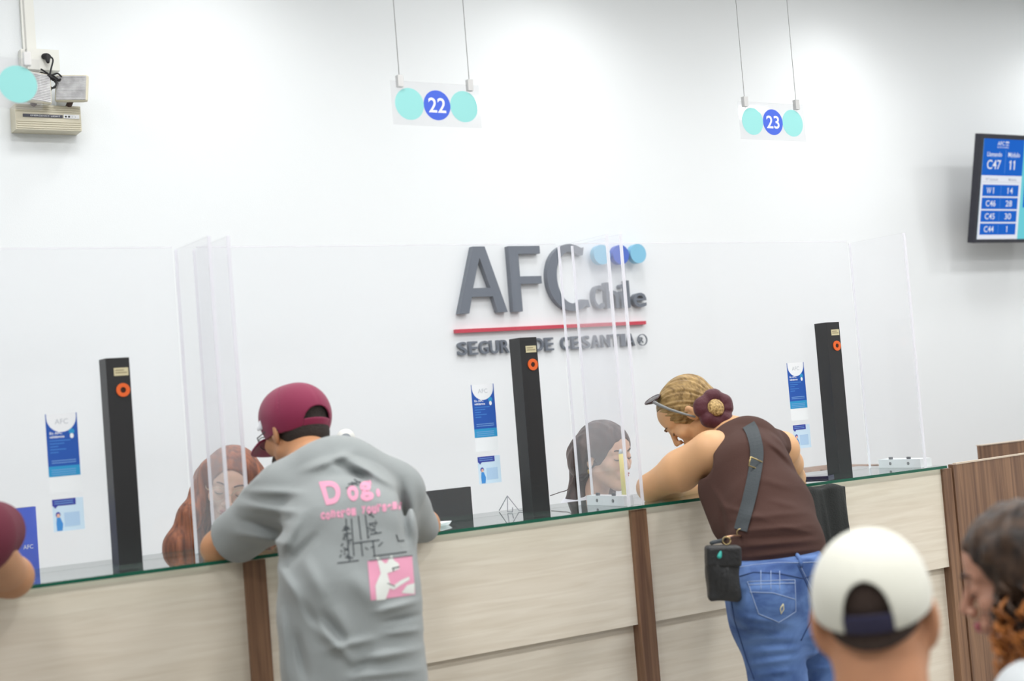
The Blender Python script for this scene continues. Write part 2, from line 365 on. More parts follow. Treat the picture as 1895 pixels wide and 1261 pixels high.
# ------------------------------------------------------------------ wall logo
GREY = mat('logo_grey', (98, 106, 118), .3); LBL = mat('logo_light_blue', (120, 190, 222), .4); LB2 = mat('logo_blue', (48, 92, 196), .4); RED = mat('logo_red', (196, 30, 62), .4)
YW = 6.0; FT = 5.965
def px2(px, py): p = P(px, py, FT); return float(p[0]), float(p[2])
logo = empty('wall_lettering', (4.0, 6, 1.75), 'raised grey AFC Chile lettering with three discs and red underline on the back wall', 'wall sign')
def polyprism(name, polys, m, parent, th=FT, back=YW):
    bm = bmesh.new()
    for pts in polys:
        f = [bm.verts.new((a, th, b)) for a, b in pts]; g = [bm.verts.new((a, back, b)) for a, b in pts]
        bm.faces.new(f); bm.faces.new(g[::-1])
        for k in range(len(f)): bm.faces.new((f[k], g[k], g[(k+1) % len(f)], f[(k+1) % len(f)]))
    return fin(name, bm, m, parent)
zb, zt = px2(905, 579)[1], px2(905, 456)[1]
ax0, ax1 = px2(850, 583)[0], px2(940, 577)[0]
H = zt-zb; W = ax1-ax0; s = .205*W; cxm = (ax0+ax1)/2; q = .098*W
bm = bmesh.new()
def ln(t, xa, xb): return xa+(xb-xa)*t
A_out = [(ax0, zb), (cxm-q*1.25, zt), (cxm+q*1.25, zt), (ax1, zb), (ax1-s, zb), (ax1-s-(ax1-s-cxm)*.27, zb+H*.245), (ax0+s+(cxm-ax0-s)*.27, zb+H*.245), (ax0+s, zb)]
hole = [(ax0+s+(cxm-ax0-s)*.40, zb+H*.375), (ax1-s-(ax1-s-cxm)*.40, zb+H*.375), (cxm, zb+H*.83)]
def holed(name, outer, inner, m, parent):
    bm = bmesh.new(); es = []
    for pts in (outer, inner):
        vs = [bm.verts.new((a, FT, b)) for a, b in pts]; es += [bm.edges.new((vs[k], vs[(k+1) % len(vs)])) for k in range(len(vs))]
    bmesh.ops.triangle_fill(bm, edges=es, use_beauty=True)
    r = bmesh.ops.extrude_face_region(bm, geom=bm.faces[:]); bmesh.ops.translate(bm, vec=(0, YW-FT, 0), verts=[v for v in r['geom'] if isinstance(v, bmesh.types.BMVert)])
    return fin(name, bm, m, parent)
holed('letter', A_out, hole, GREY, logo)
fx0, fx1 = px2(944, 500)[0], px2(1002, 500)[0]; fw = (fx1-fx0)*.30
polyprism('letter', [[(fx0, zb), (fx0, zt), (fx1, zt), (fx1, zt-.12*H), (fx0+fw, zt-.12*H), (fx0+fw, zb+.535*H), (fx1-.01*H, zb+.535*H), (fx1-.01*H, zb+.42*H), (fx0+fw, zb+.42*H), (fx0+fw, zb)]], GREY, logo)
c0, c1 = px2(1013, 515)[0], px2(1088, 515)[0]; cw = c1-c0; ccz = (zb+zt)/2; ro = H/2+.008; out = []; inn = []
for k in range(33):
    a = math.radians(58+(302-58)*k/32); sx = cw*.60
    out.append((c0+sx+math.cos(a)*sx, ccz+math.sin(a)*ro)); inn.append((c0+sx+math.cos(a)*(sx-fw*1.05), ccz+math.sin(a)*(ro-.118*H)))
out = [(c1-.01, ccz+ro*.90)]+out+[(c1, ccz-ro*.90)]; inn = [(c1-.02, ccz+ro*.66)]+inn+[(c1-.008, ccz-ro*.68)]
bm = bmesh.new(); L = [[bm.verts.new((x_, y_, z_)) for y_ in (FT, YW)] for x_, z_ in out]; I = [[bm.verts.new((x_, y_, z_)) for y_ in (FT, YW)] for x_, z_ in inn]
for k in range(len(L)-1):
    bm.faces.new((L[k][0], L[k+1][0], I[k+1][0], I[k][0])); bm.faces.new((L[k][1], I[k][1], I[k+1][1], L[k+1][1]))
    bm.faces.new((L[k][0], L[k][1], L[k+1][1], L[k+1][0])); bm.faces.new((I[k][0], I[k+1][0], I[k+1][1], I[k][1]))
for k in (0, -1): bm.faces.new((L[k][0], I[k][0], I[k][1], L[k][1]))
fin('letter', bm, GREY, logo)
for px, m in ((1107, LBL), (1142, LB2), (1174, LBL)):
    a, b = px2(px, 473 if px < 1150 else 471); o = fin('disc', disc(bmesh.new(), (a, FT, b), .051, (1, 0, 0), (0, 0, 1), -.035), m, logo)
    o['label'] = ('dark blue disc' if m is LB2 else 'light blue disc')
def word(s, pxs, zlo, zhi, off, thick=.035):
    for ch, (p0, p1), hh in zip(s, pxs, zhi):
        a = px2(p0, 560)[0]; b = px2(p1, 560)[0]
        text_fit('letter', ch, GREY, logo, (a, FT, zlo), (1, 0, 0), (0, 0, 1), w=b-a, h=hh-zlo, thick=-thick, off=off, align='l')
cz0 = px2(1150, 570)[1]; czt = px2(1150, 527)[1]; cx_ = px2(1180, 540)[1]; tall = px2(1160, 522)[1]
word('Chile', ((1099, 1119), (1123, 1146), (1150, 1156), (1161, 1167), (1173, 1197)), cz0, (czt, tall, tall-.012, tall+.008, cx_-.006), .006)
p0, p1 = px2(846, 613), px2(1198, 597)
bx('underline', p0[0], p1[0], FT+.01, YW, p0[1]-.009, p0[1]+.009, RED, logo)
s0 = px2(850, 658)[1]; s1 = px2(850, 633)[1]
def caps(s, a_px, b_px):
    a = px2(a_px, 640)[0]; b = px2(b_px, 640)[0]; n = len(s); wts = [.55 if c == 'I' else 1.0 for c in s]; tot = sum(wts); x = a
    for c, wt in zip(s, wts):
        wd = (b-a)*wt/tot
        text_fit('letter', c, GREY, logo, (x+wd*.09, FT+.015, s0), (1, 0, 0), (0, 0, 1), w=wd*.82, h=s1-s0, thick=-.02, off=.012, align='l'); x += wd
caps('SEGURO', 849, 967); caps('DE', 992, 1030); caps('CESANTIA', 1041, 1181)
ra, rb = px2(1191, 629)
fin('registered_mark', ring(bmesh.new(), (ra, FT+.015, rb), .027, .031, (1, 0, 0), (0, 0, 1), -.008), GREY, logo)
text_fit('letter', 'R', GREY, logo, (ra, FT+.015, rb), (1, 0, 0), (0, 0, 1), w=.024, h=.030, thick=-.008, off=-.01)

# ------------------------------------------------------------------ smooth sculpting: signed distance fields turned into meshes
class Fld:
    def __init__(s, lo, hi, h):
        s.lo = np.array(lo, float); s.h = h; s.n = np.ceil((np.array(hi, float)-s.lo)/h).astype(int)+1
        s.ax = [(s.lo[i]+h*np.arange(s.n[i])).astype(np.float32) for i in range(3)]
        s.f = np.full(s.n, .12, np.float32)
    def _r(s, lo, hi):
        a = np.clip(np.floor((np.array(lo)-s.lo)/s.h).astype(int), 0, s.n); b = np.clip(np.ceil((np.array(hi)-s.lo)/s.h).astype(int)+1, 0, s.n)
        sl = tuple(slice(a[i], b[i]) for i in range(3)); X = s.ax[0][sl[0]][:, None, None]; Y = s.ax[1][sl[1]][None, :, None]; Z = s.ax[2][sl[2]][None, None, :]
        return sl, X, Y, Z
    def add(s, prim, k=.012):
        fn, lo, hi = prim; m = k+s.h*3; sl, X, Y, Z = s._r(np.array(lo)-m, np.array(hi)+m); a = s.f[sl]
        if a.size == 0: return s
        d = fn(X, Y, Z); q = np.maximum(k-np.abs(a-d), 0)/k
        s.f[sl] = np.minimum(a, d)-q*q*k*.25; return s
    def cut(s, prim, k=.006):
        fn, lo, hi = prim; m = k+s.h*3; sl, X, Y, Z = s._r(np.array(lo)-m, np.array(hi)+m); a = s.f[sl]
        if a.size == 0: return s
        d = -fn(X, Y, Z); q = np.maximum(k-np.abs(a-d), 0)/k
        s.f[sl] = np.maximum(a, d)+q*q*k*.25; return s
    def keep(s, fn):      # keep where fn < 0
        sl, X, Y, Z = s._r(s.lo, s.lo+s.n*s.h); s.f = np.maximum(s.f, fn(X, Y, Z)).astype(np.float32); return s
    def warp(s, fn):
        sl, X, Y, Z = s._r(s.lo, s.lo+s.n*s.h); s.f = (s.f+fn(X, Y, Z)).astype(np.float32); return s
    def fold(s, a, b, wd=.012, amp=.006):
        a = np.array(a, float); b = np.array(b, float); m = wd*2.5
        sl, X, Y, Z = s._r(np.minimum(a, b)-m, np.maximum(a, b)+m)
        if s.f[sl].size == 0: return s
        d = cap(a, b, 0, 0)[0](X, Y, Z); t = np.clip(((X-a[0])*(b-a)[0]+(Y-a[1])*(b-a)[1]+(Z-a[2])*(b-a)[2])/max(1e-9, ((b-a)**2).sum()), 0, 1)
        s.f[sl] -= (amp*np.exp(-(d/wd)**2)*(.25+.75*np.sin(np.pi*t))).astype(np.float32); return s
    def pfold(s, a, b, w=7.0, amp=.008, ymax=9.0):
        """a soft crease in the cloth running between two seen points, on the side that faces the room"""
        sl, X, Y, Z = s._r(s.lo, s.lo+s.n*s.h); x, y, z = X-CAM[0], Y-CAM[1], Z-CAM[2]; B = RW.T
        cx_, cy_, cz_ = (B[i, 0]*x+B[i, 1]*y+B[i, 2]*z for i in range(3)); u = CX+F*cx_/-cz_-a[0]; v = CY-F*cy_/-cz_-a[1]
        dx, dy = b[0]-a[0], b[1]-a[1]; t = np.clip((u*dx+v*dy)/(dx*dx+dy*dy), 0, 1); d2 = (u-t*dx)**2+(v-t*dy)**2
        s.f -= (amp*np.exp(-d2/(w*w))*(.15+.85*np.sin(np.pi*t))*(Y < ymax)).astype(np.float32); return s
    def mesh(s, fr=None):
        f = s.f; f = np.pad(f, 1, constant_values=.1); S = f < 0
        lo = s.lo-s.h; c = np.zeros(tuple(x-1 for x in f.shape), np.int8); n = c.shape
        offs = [(i, j, k) for i in (0, 1) for j in (0, 1) for k in (0, 1)]
        for o in offs: c += S[o[0]:o[0]+n[0], o[1]:o[1]+n[1], o[2]:o[2]+n[2]]
        act = np.argwhere((c > 0) & (c < 8)); ids = np.full(n, -1, np.int32); ids[tuple(act.T)] = np.arange(len(act))
        V = np.stack([f[act[:, 0]+o[0], act[:, 1]+o[1], act[:, 2]+o[2]] for o in offs], 1); acc = np.zeros((len(act), 3)); cnt = np.zeros(len(act))
        for a in range(8):
            for b in range(a+1, 8):
                d = np.array(offs[b])-np.array(offs[a])
                if abs(d).sum() != 1: continue
                va, vb = V[:, a], V[:, b]; m = (va < 0) != (vb < 0); t = np.where(m, va/np.where(m, va-vb, 1), 0)
                acc += (np.array(offs[a])[None]+t[:, None]*d[None])*m[:, None]; cnt += m
        vs = lo+(act+acc/cnt[:, None])*s.h; F_ = []
        for ax in range(3):
            u, v = [(1, 2), (2, 0), (0, 1)][ax]; sa = [slice(None)]*3; sb = [slice(None)]*3; sa[ax] = slice(0, -1); sb[ax] = slice(1, None)
            A, B = S[tuple(sa)], S[tuple(sb)]; e = np.argwhere(A != B); e = e[(e[:, u] > 0) & (e[:, v] > 0) & (e[:, u] < n[u]) & (e[:, v] < n[v])]
            flip = A[tuple(e.T)]; q = []
            for du, dv in ((-1, -1), (0, -1), (0, 0), (-1, 0)):
                w_ = e.copy(); w_[:, u] += du; w_[:, v] += dv; q.append(ids[tuple(w_.T)])
            q = np.stack(q, 1); q[~flip] = q[~flip][:, ::-1]; F_.append(q)
        fc = np.concatenate(F_); fc = fc[(fc >= 0).all(1)]
        if fr is not None: vs = fr.pt(vs)
        me = bpy.data.meshes.new('m'); me.vertices.add(len(vs)); me.vertices.foreach_set('co', vs.astype(np.float32).ravel())
        me.loops.add(fc.size); me.loops.foreach_set('vertex_index', fc.astype(np.int32).ravel()); me.polygons.add(len(fc))
        me.polygons.foreach_set('loop_start', np.arange(0, fc.size, 4, dtype=np.int32)); me.polygons.foreach_set('loop_total', np.full(len(fc), 4, np.int32))
        me.polygons.foreach_set('use_smooth', np.ones(len(fc), bool)); me.update(calc_edges=True); return me
def put(name, fld, m, parent, fr=None, label=None):
    me = fld.mesh(fr); me.name = name; o = link(name, me, m, parent)
    if label: o['label'] = label
    return o
def A3(p): return np.array(p, float)
def cap(a, b, r1, r2=None):
    a = A3(a); b = A3(b); r2 = r1 if r2 is None else r2; ab = b-a; L = max(1e-9, float(ab@ab)); r = max(r1, r2)
    def fn(X, Y, Z):
        x, y, z = X-a[0], Y-a[1], Z-a[2]; t = np.clip((x*ab[0]+y*ab[1]+z*ab[2])/L, 0, 1)
        return np.sqrt((x-t*ab[0])**2+(y-t*ab[1])**2+(z-t*ab[2])**2)-(r1+(r2-r1)*t)
    return fn, np.minimum(a, b)-r, np.maximum(a, b)+r
def sph(c, r): return cap(c, c, r)
def flat(a, b, r1, r2, n, s1, s2=None):
    """tapered limb whose cross-section is thinner along n by the factor s"""
    a = A3(a); b = A3(b); n = A3(n)/np.linalg.norm(n); s2 = s1 if s2 is None else s2; ab = b-a; L = max(1e-9, float(ab@ab)); r = max(r1, r2)
    def fn(X, Y, Z):
        x, y, z = X-a[0], Y-a[1], Z-a[2]; t = np.clip((x*ab[0]+y*ab[1]+z*ab[2])/L, 0, 1)
        x = x-t*ab[0]; y = y-t*ab[1]; z = z-t*ab[2]; dn = x*n[0]+y*n[1]+z*n[2]; g = s1+(s2-s1)*t
        d2 = x*x+y*y+z*z+(g*g-1)*dn*dn; R_ = r1+(r2-r1)*t; d = np.sqrt(d2)
        return (d-R_)*np.clip((d+1e-6)/np.sqrt(x*x+y*y+z*z+(g**4-1)*dn*dn+1e-9), .3, 1)
    return fn, np.minimum(a, b)-r, np.maximum(a, b)+r
def ell(c, r, R=None):
    c = A3(c); r = A3(r); R = np.eye(3) if R is None else R; m = max(r) if not np.allclose(R, np.eye(3)) else r
    def fn(X, Y, Z):
        x, y, z = X-c[0], Y-c[1], Z-c[2]; q = [x*R[0, i]+y*R[1, i]+z*R[2, i] for i in range(3)]
        k0 = np.sqrt(sum((q[i]/r[i])**2 for i in range(3))); k1 = np.sqrt(sum((q[i]/r[i]**2)**2 for i in range(3)))+1e-6
        return k0*(k0-1)/k1
    return fn, c-m, c+m
def rbox(c, hs, r, R=None):
    c = A3(c); hs = A3(hs); R = np.eye(3) if R is None else R; m = np.linalg.norm(hs)
    def fn(X, Y, Z):
        x, y, z = X-c[0], Y-c[1], Z-c[2]; q = [np.abs(x*R[0, i]+y*R[1, i]+z*R[2, i])-hs[i]+r for i in range(3)]
        return np.sqrt(sum(np.maximum(t, 0)**2 for t in q))+np.minimum(np.maximum(np.maximum(q[0], q[1]), q[2]), 0)-r
    return fn, c-m, c+m
class Fr:
    """a head's own frame: faces +y, up +z, its right is +x; az turns from +Y towards +X"""
    def __init__(s, o, az, pitch=0, roll=0, sc=1.0):
        a, p, r = map(math.radians, (az, pitch, roll)); s.o = A3(o); s.sc = sc
        Rz = np.array([[math.cos(a), math.sin(a), 0], [-math.sin(a), math.cos(a), 0], [0, 0, 1]])
        Rx = np.array([[1, 0, 0], [0, math.cos(p), math.sin(p)], [0, -math.sin(p), math.cos(p)]])
        Ry = np.array([[math.cos(r), 0, math.sin(r)], [0, 1, 0], [-math.sin(r), 0, math.cos(r)]])
        s.R = Rz@Rx@Ry
    def pt(s, p): return s.o+s.sc*(A3(p)@s.R.T)
    def cap(s, a, b, r1, r2=None): return cap(s.pt(a), s.pt(b), r1*s.sc, None if r2 is None else r2*s.sc)
    def sph(s, c, r): return sph(s.pt(c), r*s.sc)
    def ell(s, c, r, rot=None): return ell(s.pt(c), A3(r)*s.sc, s.R if rot is None else s.R@rot)
ID = Fr((0, 0, 0), 0)
def rotm(ax, deg):
    a = math.radians(deg); c, s_ = math.cos(a), math.sin(a)
    return np.array({'x': [[1, 0, 0], [0, c, -s_], [0, s_, c]], 'y': [[c, 0, s_], [0, 1, 0], [-s_, 0, c]], 'z': [[c, -s_, 0], [s_, c, 0], [0, 0, 1]]}[ax])
def head(F_, H, fem=0.0, ear=1.0):
    j = 1-.12*fem
    F_.add(H.ell((0, -.015, .035), (.076, .096, .080)), .01)
    F_.add(H.ell((0, .036, .045), (.066, .056, .056)), .02)
    F_.add(H.ell((0, .030, -.022), (.060*j, .060, .086)), .02)
    F_.add(H.sph((0, .073, -.098), .018), .02)
    for s in (-1, 1):
        F_.add(H.cap((s*.050*j, .005, -.055), (s*.012, .066, -.096), .022*j, .018), .02)
        F_.add(H.sph((s*.040, .064, -.020), .023), .02)
        F_.add(H.cap((s*.012, .088, .026), (s*.042, .073, .028), .010-.002*fem, .009), .012)
    F_.add(H.cap((0, .089, .018), (0, .113, -.024), .0075, .0105), .010)
    for s in (-1, 1):
        F_.add(H.sph((s*.0115, .103, -.031), .0082), .006)
        F_.cut(H.sph((s*.032, .108, .008), .0145), .010)
        F_.add(H.sph((s*.031, .078, .006), .0155), .004)
        F_.add(H.ell((s*(.077+.010*(ear-1)*10*.1), -.008, -.006), (.009*ear, .021*ear, .033*ear), rotm('z', s*(20+60*(ear-1)))), .005)
        F_.cut(H.ell((s*.086, -.002, -.002), (.007, .011, .018), rotm('z', s*20)), .004)
    F_.add(H.ell((0, .087, -.058), (.026, .018, .017)), .012)
    return F_
def face_parts(H, t, lipc, browc, iris=None, open_=0.0):
    f = Fld((-.04, .07, -.08), (.04, .13, -.03), .0018)
    f.add(ell((0, .101, -.0525), (.022, .0085, .0042)), .003).add(ell((0, .100, -.0605), (.019, .0090, .0052)), .002)
    put('lips', f, mat('lips_%d_%d_%d' % lipc, lipc, .45), t, H)
    for s in (-1, 1):
        tb('eyebrow', H.pt([(s*.012, .100, .028), (s*.024, .099, .034), (s*.038, .088, .034), (s*.047, .076, .028)]), [.0022*H.sc, .0028*H.sc, .0024*H.sc, .001*H.sc], browc, t)
        bm = bmesh.new(); pts = [(s*(.031+.0135*math.cos(a)), .0785+.0148*math.sqrt(max(0, 1-(math.cos(a)*.9)**2)), .004-.0055*math.sin(a)) for a in [math.pi*k/8 for k in range(9)]]
        tube(bm, H.pt(pts), [.0006+.0012*math.sin(math.pi*k/8) for k in range(9)], 6); fin('eyelashes', bm, mat('lash_dark', (36, 26, 22), .6), t, smooth=True)
def neck(F_, H, base, r=.055, r2=.062): F_.add(cap(H.pt((0, -.018, -.055)), base, r, r2), .03)
def hand(F_, w_, d, n, thumb, curl=.6, s=1.0):
    w_ = A3(w_); d = A3(d)/np.linalg.norm(d); n = A3(n); n = n-d*(n@d); n /= np.linalg.norm(n); l = A3(thumb); l = l-d*(l@d)-n*(l@n); l /= np.linalg.norm(l)
    offs = (.030, .011, -.009, -.028); lens = ((.040, .025, .020), (.044, .028, .021), (.041, .026, .020), (.032, .020, .018))
    for o in offs: F_.add(cap(w_+l*o*.5*s, w_+(d*(.086-abs(o-.01)*.25)+l*o)*s, .0145*s, .0105*s), .012)
    for o, ls, q in zip(offs, lens, (0, .04, .09, .16)):
        p = w_+(d*(.086-abs(o-.01)*.25)+l*o)*s; a = curl*.5+q; r = .0090
        for k, L in enumerate(ls):
            dd = d*math.cos(a)+n*math.sin(a)+l*o*1.2; p2 = p+dd*L*s; F_.add(cap(p, p2, r*s, (r-.0008)*s), .0035); p = p2; a += curl*(.8, .7, 0)[k]; r -= .0008
    p = w_+(d*.022+l*.024)*s; dd = d*.70+l*.62+n*.30
    for L, r in ((.040, .0115), (.030, .0102), (.024, .0090)):
        p2 = p+dd*L*s; F_.add(cap(p, p2, r*s, (r-.001)*s), .005 if L < .04 else .012); p = p2; dd = dd*.9+d*.25+n*.22
def scalp(H, t, m, infl=.008, line=(.035, .06, .9, .6), low=-.07, name='hair', extra=None, h=.0032, ridge=.0, label=None):
    f = Fld((-.13, -.17, -.16), (.13, .14, .16), h)
    f.add(ell((0, -.016, .036), (.076+infl, .097+infl, .081+infl)), .01).add(ell((0, -.045, -.03), (.060+infl*.6, .058+infl, .05)), .03)
    y0, z0, a, b = line
    f.keep(lambda X, Y, Z: ((Y-y0)*a-(Z-z0)*b)/math.hypot(a, b)+0*X)
    f.keep(lambda X, Y, Z: (low+5*X*X-Z)+0*Y)
    if extra: extra(f)
    if ridge: f.warp(lambda X, Y, Z: ridge*np.sin(np.arctan2(X, Z+.02)*26+8*Y*10)+0*Y)
    return put(name, f, m, t, H, label)
def ballcap(H, t, m, strapm, half=.036, arch=.043, brimm=None, infl=0.0, tilt=.22, z0=.018, label=None, logo=None):
    c = empty('cap', H.o, None); c.parent = t; c.location = Vector(H.o)-t.location
    f = Fld((-.13, -.15, -.05), (.13, .14, .17), .0028); e = infl
    f.add(ell((0, -.014, .034), (.089+e, .111+e, .096+e)), .01).add(ell((0, .030, .062), (.070+e, .072+e, .070+e)), .03)
    g = Fld((-.13, -.15, -.05), (.13, .14, .17), .0028)
    g.add(ell((0, -.014, .034), (.084+e, .106+e, .091+e)), .01).add(ell((0, .030, .062), (.065+e, .067+e, .065+e)), .03)
    dome = f.f.copy(); shell = np.maximum(f.f, -g.f); f.f = shell
    zb_ = lambda Y: z0+tilt*Y
    f.warp(lambda X, Y, Z: .0007*np.exp(-((np.mod(np.arctan2(X, Y+.006)+np.pi/6, np.pi/3)-np.pi/6)/.045)**2)*(Z > .03)+0*Z)
    f.keep(lambda X, Y, Z: (zb_(Y)-Z)+0*X)
    zs = z0-tilt*.1+.026
    def opening(X, Y, Z):
        q = np.sqrt((X/half)**2+(np.maximum(Z-zs, 0)/arch)**2)-1
        return np.maximum(np.maximum(q*min(half, arch), (zs-Z)), Y+.03)
    f.f = np.maximum(f.f, -opening(*f._r(f.lo, f.lo+f.n*f.h)[1:])).astype(np.float32)
    sh = f.f.copy(); X, Y, Z = f._r(f.lo, f.lo+f.n*f.h)[1:]
    st = np.maximum(np.maximum(np.abs(X)-half*1.05, Z-zs), Y+.03)
    f.f = np.maximum(sh, -st).astype(np.float32); cr = put('crown', f, m, c, H)
    f.f = np.maximum(sh, st).astype(np.float32); put('strap', f, strapm, c, H)
    b = Fld((-.10, .04, -.03), (.10, .22, .09), .0028)
    zf = z0+tilt*.1+.006
    def brim(X, Y, Z):
        zz = Z-(zf-3.2*X*X-.25*(Y-.1)); q = np.sqrt((X/.078)**2+((Y-.095)/.082)**2)-1
        return np.maximum(np.maximum(q*.075, np.abs(zz)-.0035), .075-Y)
    b.f = np.broadcast_to(brim(*b._r(b.lo, b.lo+b.n*b.h)[1:]), b.f.shape).astype(np.float32).copy(); put('brim', b, brimm or m, c, H)
    b = Fld((-.015, -.02, .11), (.015, .01, .16), .002); b.add(ell((0, -.006, .034+.096+e), (.008, .008, .004)), .002); put('button', b, strapm if label == 'navy' else m, c, H)
    if logo:
        q = Fld((-.11, -.02, .02), (-.05, .09, .09), .0015); q.add(ell(logo, (.004, .009, .014)), .003).add(ell(A3(logo)+(0, .010, -.006), (.004, .011, .007)), .003); put('logo_patch', q, PAPER, c, H)
    return c
def tapert(pts, r0, n=10, r1=0.0015): return [r0*(1-k/(len(pts)-1))**.6+r1 for k in range(len(pts))]

# prints and trims: flat shapes laid on a finished surface
def bvh_of(o):
    me = o.data; M = o.matrix_basis.copy(); p = o.parent
    while p is not None: M = Matrix.Translation(p.location) @ p.rotation_euler.to_matrix().to_4x4() @ M; p = p.parent
    return BVHTree.FromPolygons([M @ v.co for v in me.vertices], [tuple(p.vertices) for p in me.polygons])
def cast(bv, px, py, off=.0012):
    d = Vector(RW @ np.array([px-CX, -(py-CY), -F])).normalized(); hit = bv.ray_cast(Vector(CAM), d)
    if hit[0] is None: return None
    n = hit[1]; n = n if n.dot(d) < 0 else -n
    return hit[0]+n*off
def lay(name, me, bv, m, parent, off=.0012, maxlen=7.0):
    bm = bmesh.new(); bm.from_mesh(me); bmesh.ops.triangulate(bm, faces=bm.faces)
    for _ in range(4):
        es = [e for e in bm.edges if e.calc_length() > maxlen]
        if not es: break
        bmesh.ops.subdivide_edges(bm, edges=es, cuts=1); bmesh.ops.triangulate(bm, faces=bm.faces)
    kill = []
    for v in bm.verts:
        q = cast(bv, v.co.x, v.co.y, off)
        if q is None: kill.append(v)
        else: v.co = q
    bmesh.ops.delete(bm, geom=kill, context='VERTS')
    return fin(name, bm, m, parent, smooth=True)
def quad_text(s, q, off=0.02, shear=0):
    """lettering fitted to the four corners q: bottom left, bottom right, top right, top left"""
    me = text_me(s, 0, off, shear); vs = np.array([v.co[:] for v in me.vertices]); lo, hi = vs.min(0), vs.max(0); u = (vs[:, 0]-lo[0])/(hi[0]-lo[0]); v = (vs[:, 1]-lo[1])/(hi[1]-lo[1])
    q = [A3((a, b, 0)) for a, b in q]; p = (1-u)[:, None]*(1-v)[:, None]*q[0]+u[:, None]*(1-v)[:, None]*q[1]+u[:, None]*v[:, None]*q[2]+(1-u)[:, None]*v[:, None]*q[3]
    for a, b in zip(me.vertices, p): a.co = b
    return me
def poly_me(polys):
    bm = bmesh.new()
    for pts in polys: bm.faces.new([bm.verts.new((a, b, 0)) for a, b in pts])
    me = bpy.data.meshes.new('p'); bm.to_mesh(me); bm.free(); return me
def stitch(name, pts, bv, m, parent, r=.0011, off=.0008, step=5):
    out = []
    for (a, b), (c, d) in zip(pts, pts[1:]):
        n = max(1, int(math.hypot(c-a, d-b)/step)); out += [cast(bv, a+(c-a)*k/n, b+(d-b)*k/n, off) for k in range(n)]
    out.append(cast(bv, *pts[-1], off)); out = [o for o in out if o is not None]
    return tb(name, out, r, m, parent, n=6) if len(out) > 1 else None

# ------------------------------------------------------------------ people
SK_TAN = mat('skin_tan', (190, 138, 100), .5, sss=.08, mottle=.06, mscale=14)
SK_WARM = mat('skin_warm', (214, 166, 122), .5, sss=.08, mottle=.05, mscale=14)
SK_LIGHT = mat('skin_light', (226, 184, 160), .5, sss=.08, mottle=.04, mscale=14)
SK_ROSE = mat('skin_rose', (192, 138, 104), .5, sss=.08, mottle=.05, mscale=14)
def limb(F_, pts, rs, k=.02):
    for i in range(len(pts)-1): F_.add(cap(pts[i], pts[i+1], rs[i], rs[i+1]), k)
    return F_
def bounds(pts, m):
    a = np.array(pts); return a.min(0)-m, a.max(0)+m
def shoes(t, pts, d, m):
    for p in pts:
        p = A3(p); d = A3(d)/np.linalg.norm(d); f = Fld(*bounds([p-d*.1, p+d*.2+(0, 0, .1)], .07), .006)
        f.add(cap((p[0], p[1], .055), p+d*.13+(0, 0, .045-p[2]), .045, .036), .03).add(cap(p-d*.05+(0, 0, .04-p[2]), p+d*.14+(0, 0, .03-p[2]), .038, .038), .02).add(cap((p[0], p[1], .05), (p[0], p[1], .12), .045, .043), .02)
        f.keep(lambda X, Y, Z: (.004-Z)+0*X+0*Y); put('shoe', f, m, t)
def stool(x, y, zs, label):
    t = empty('stool', (x, y, 0), label, 'stool'); G = mat('stool_fabric', (48, 50, 56), .8)
    f = Fld((x-.22, y-.22, zs-.09), (x+.22, y+.22, zs+.01), .006); f.add(rbox((x, y, zs-.04), (.19, .19, .035), .03), .01); put('seat', f, G, t)
    tb('post', [(x, y, .1), (x, y, zs-.07)], .025, STEEL, t); 
    for k in range(5):
        a = 2*math.pi*k/5; tb('foot', [(x, y, .11), (x+.25*math.cos(a), y+.25*math.sin(a), .04)], [.02, .014], BLACK, t)
        tb('caster', [(x+.25*math.cos(a), y+.25*math.sin(a), .0), (x+.25*math.cos(a), y+.25*math.sin(a), .045)], .02, BLACK, t)

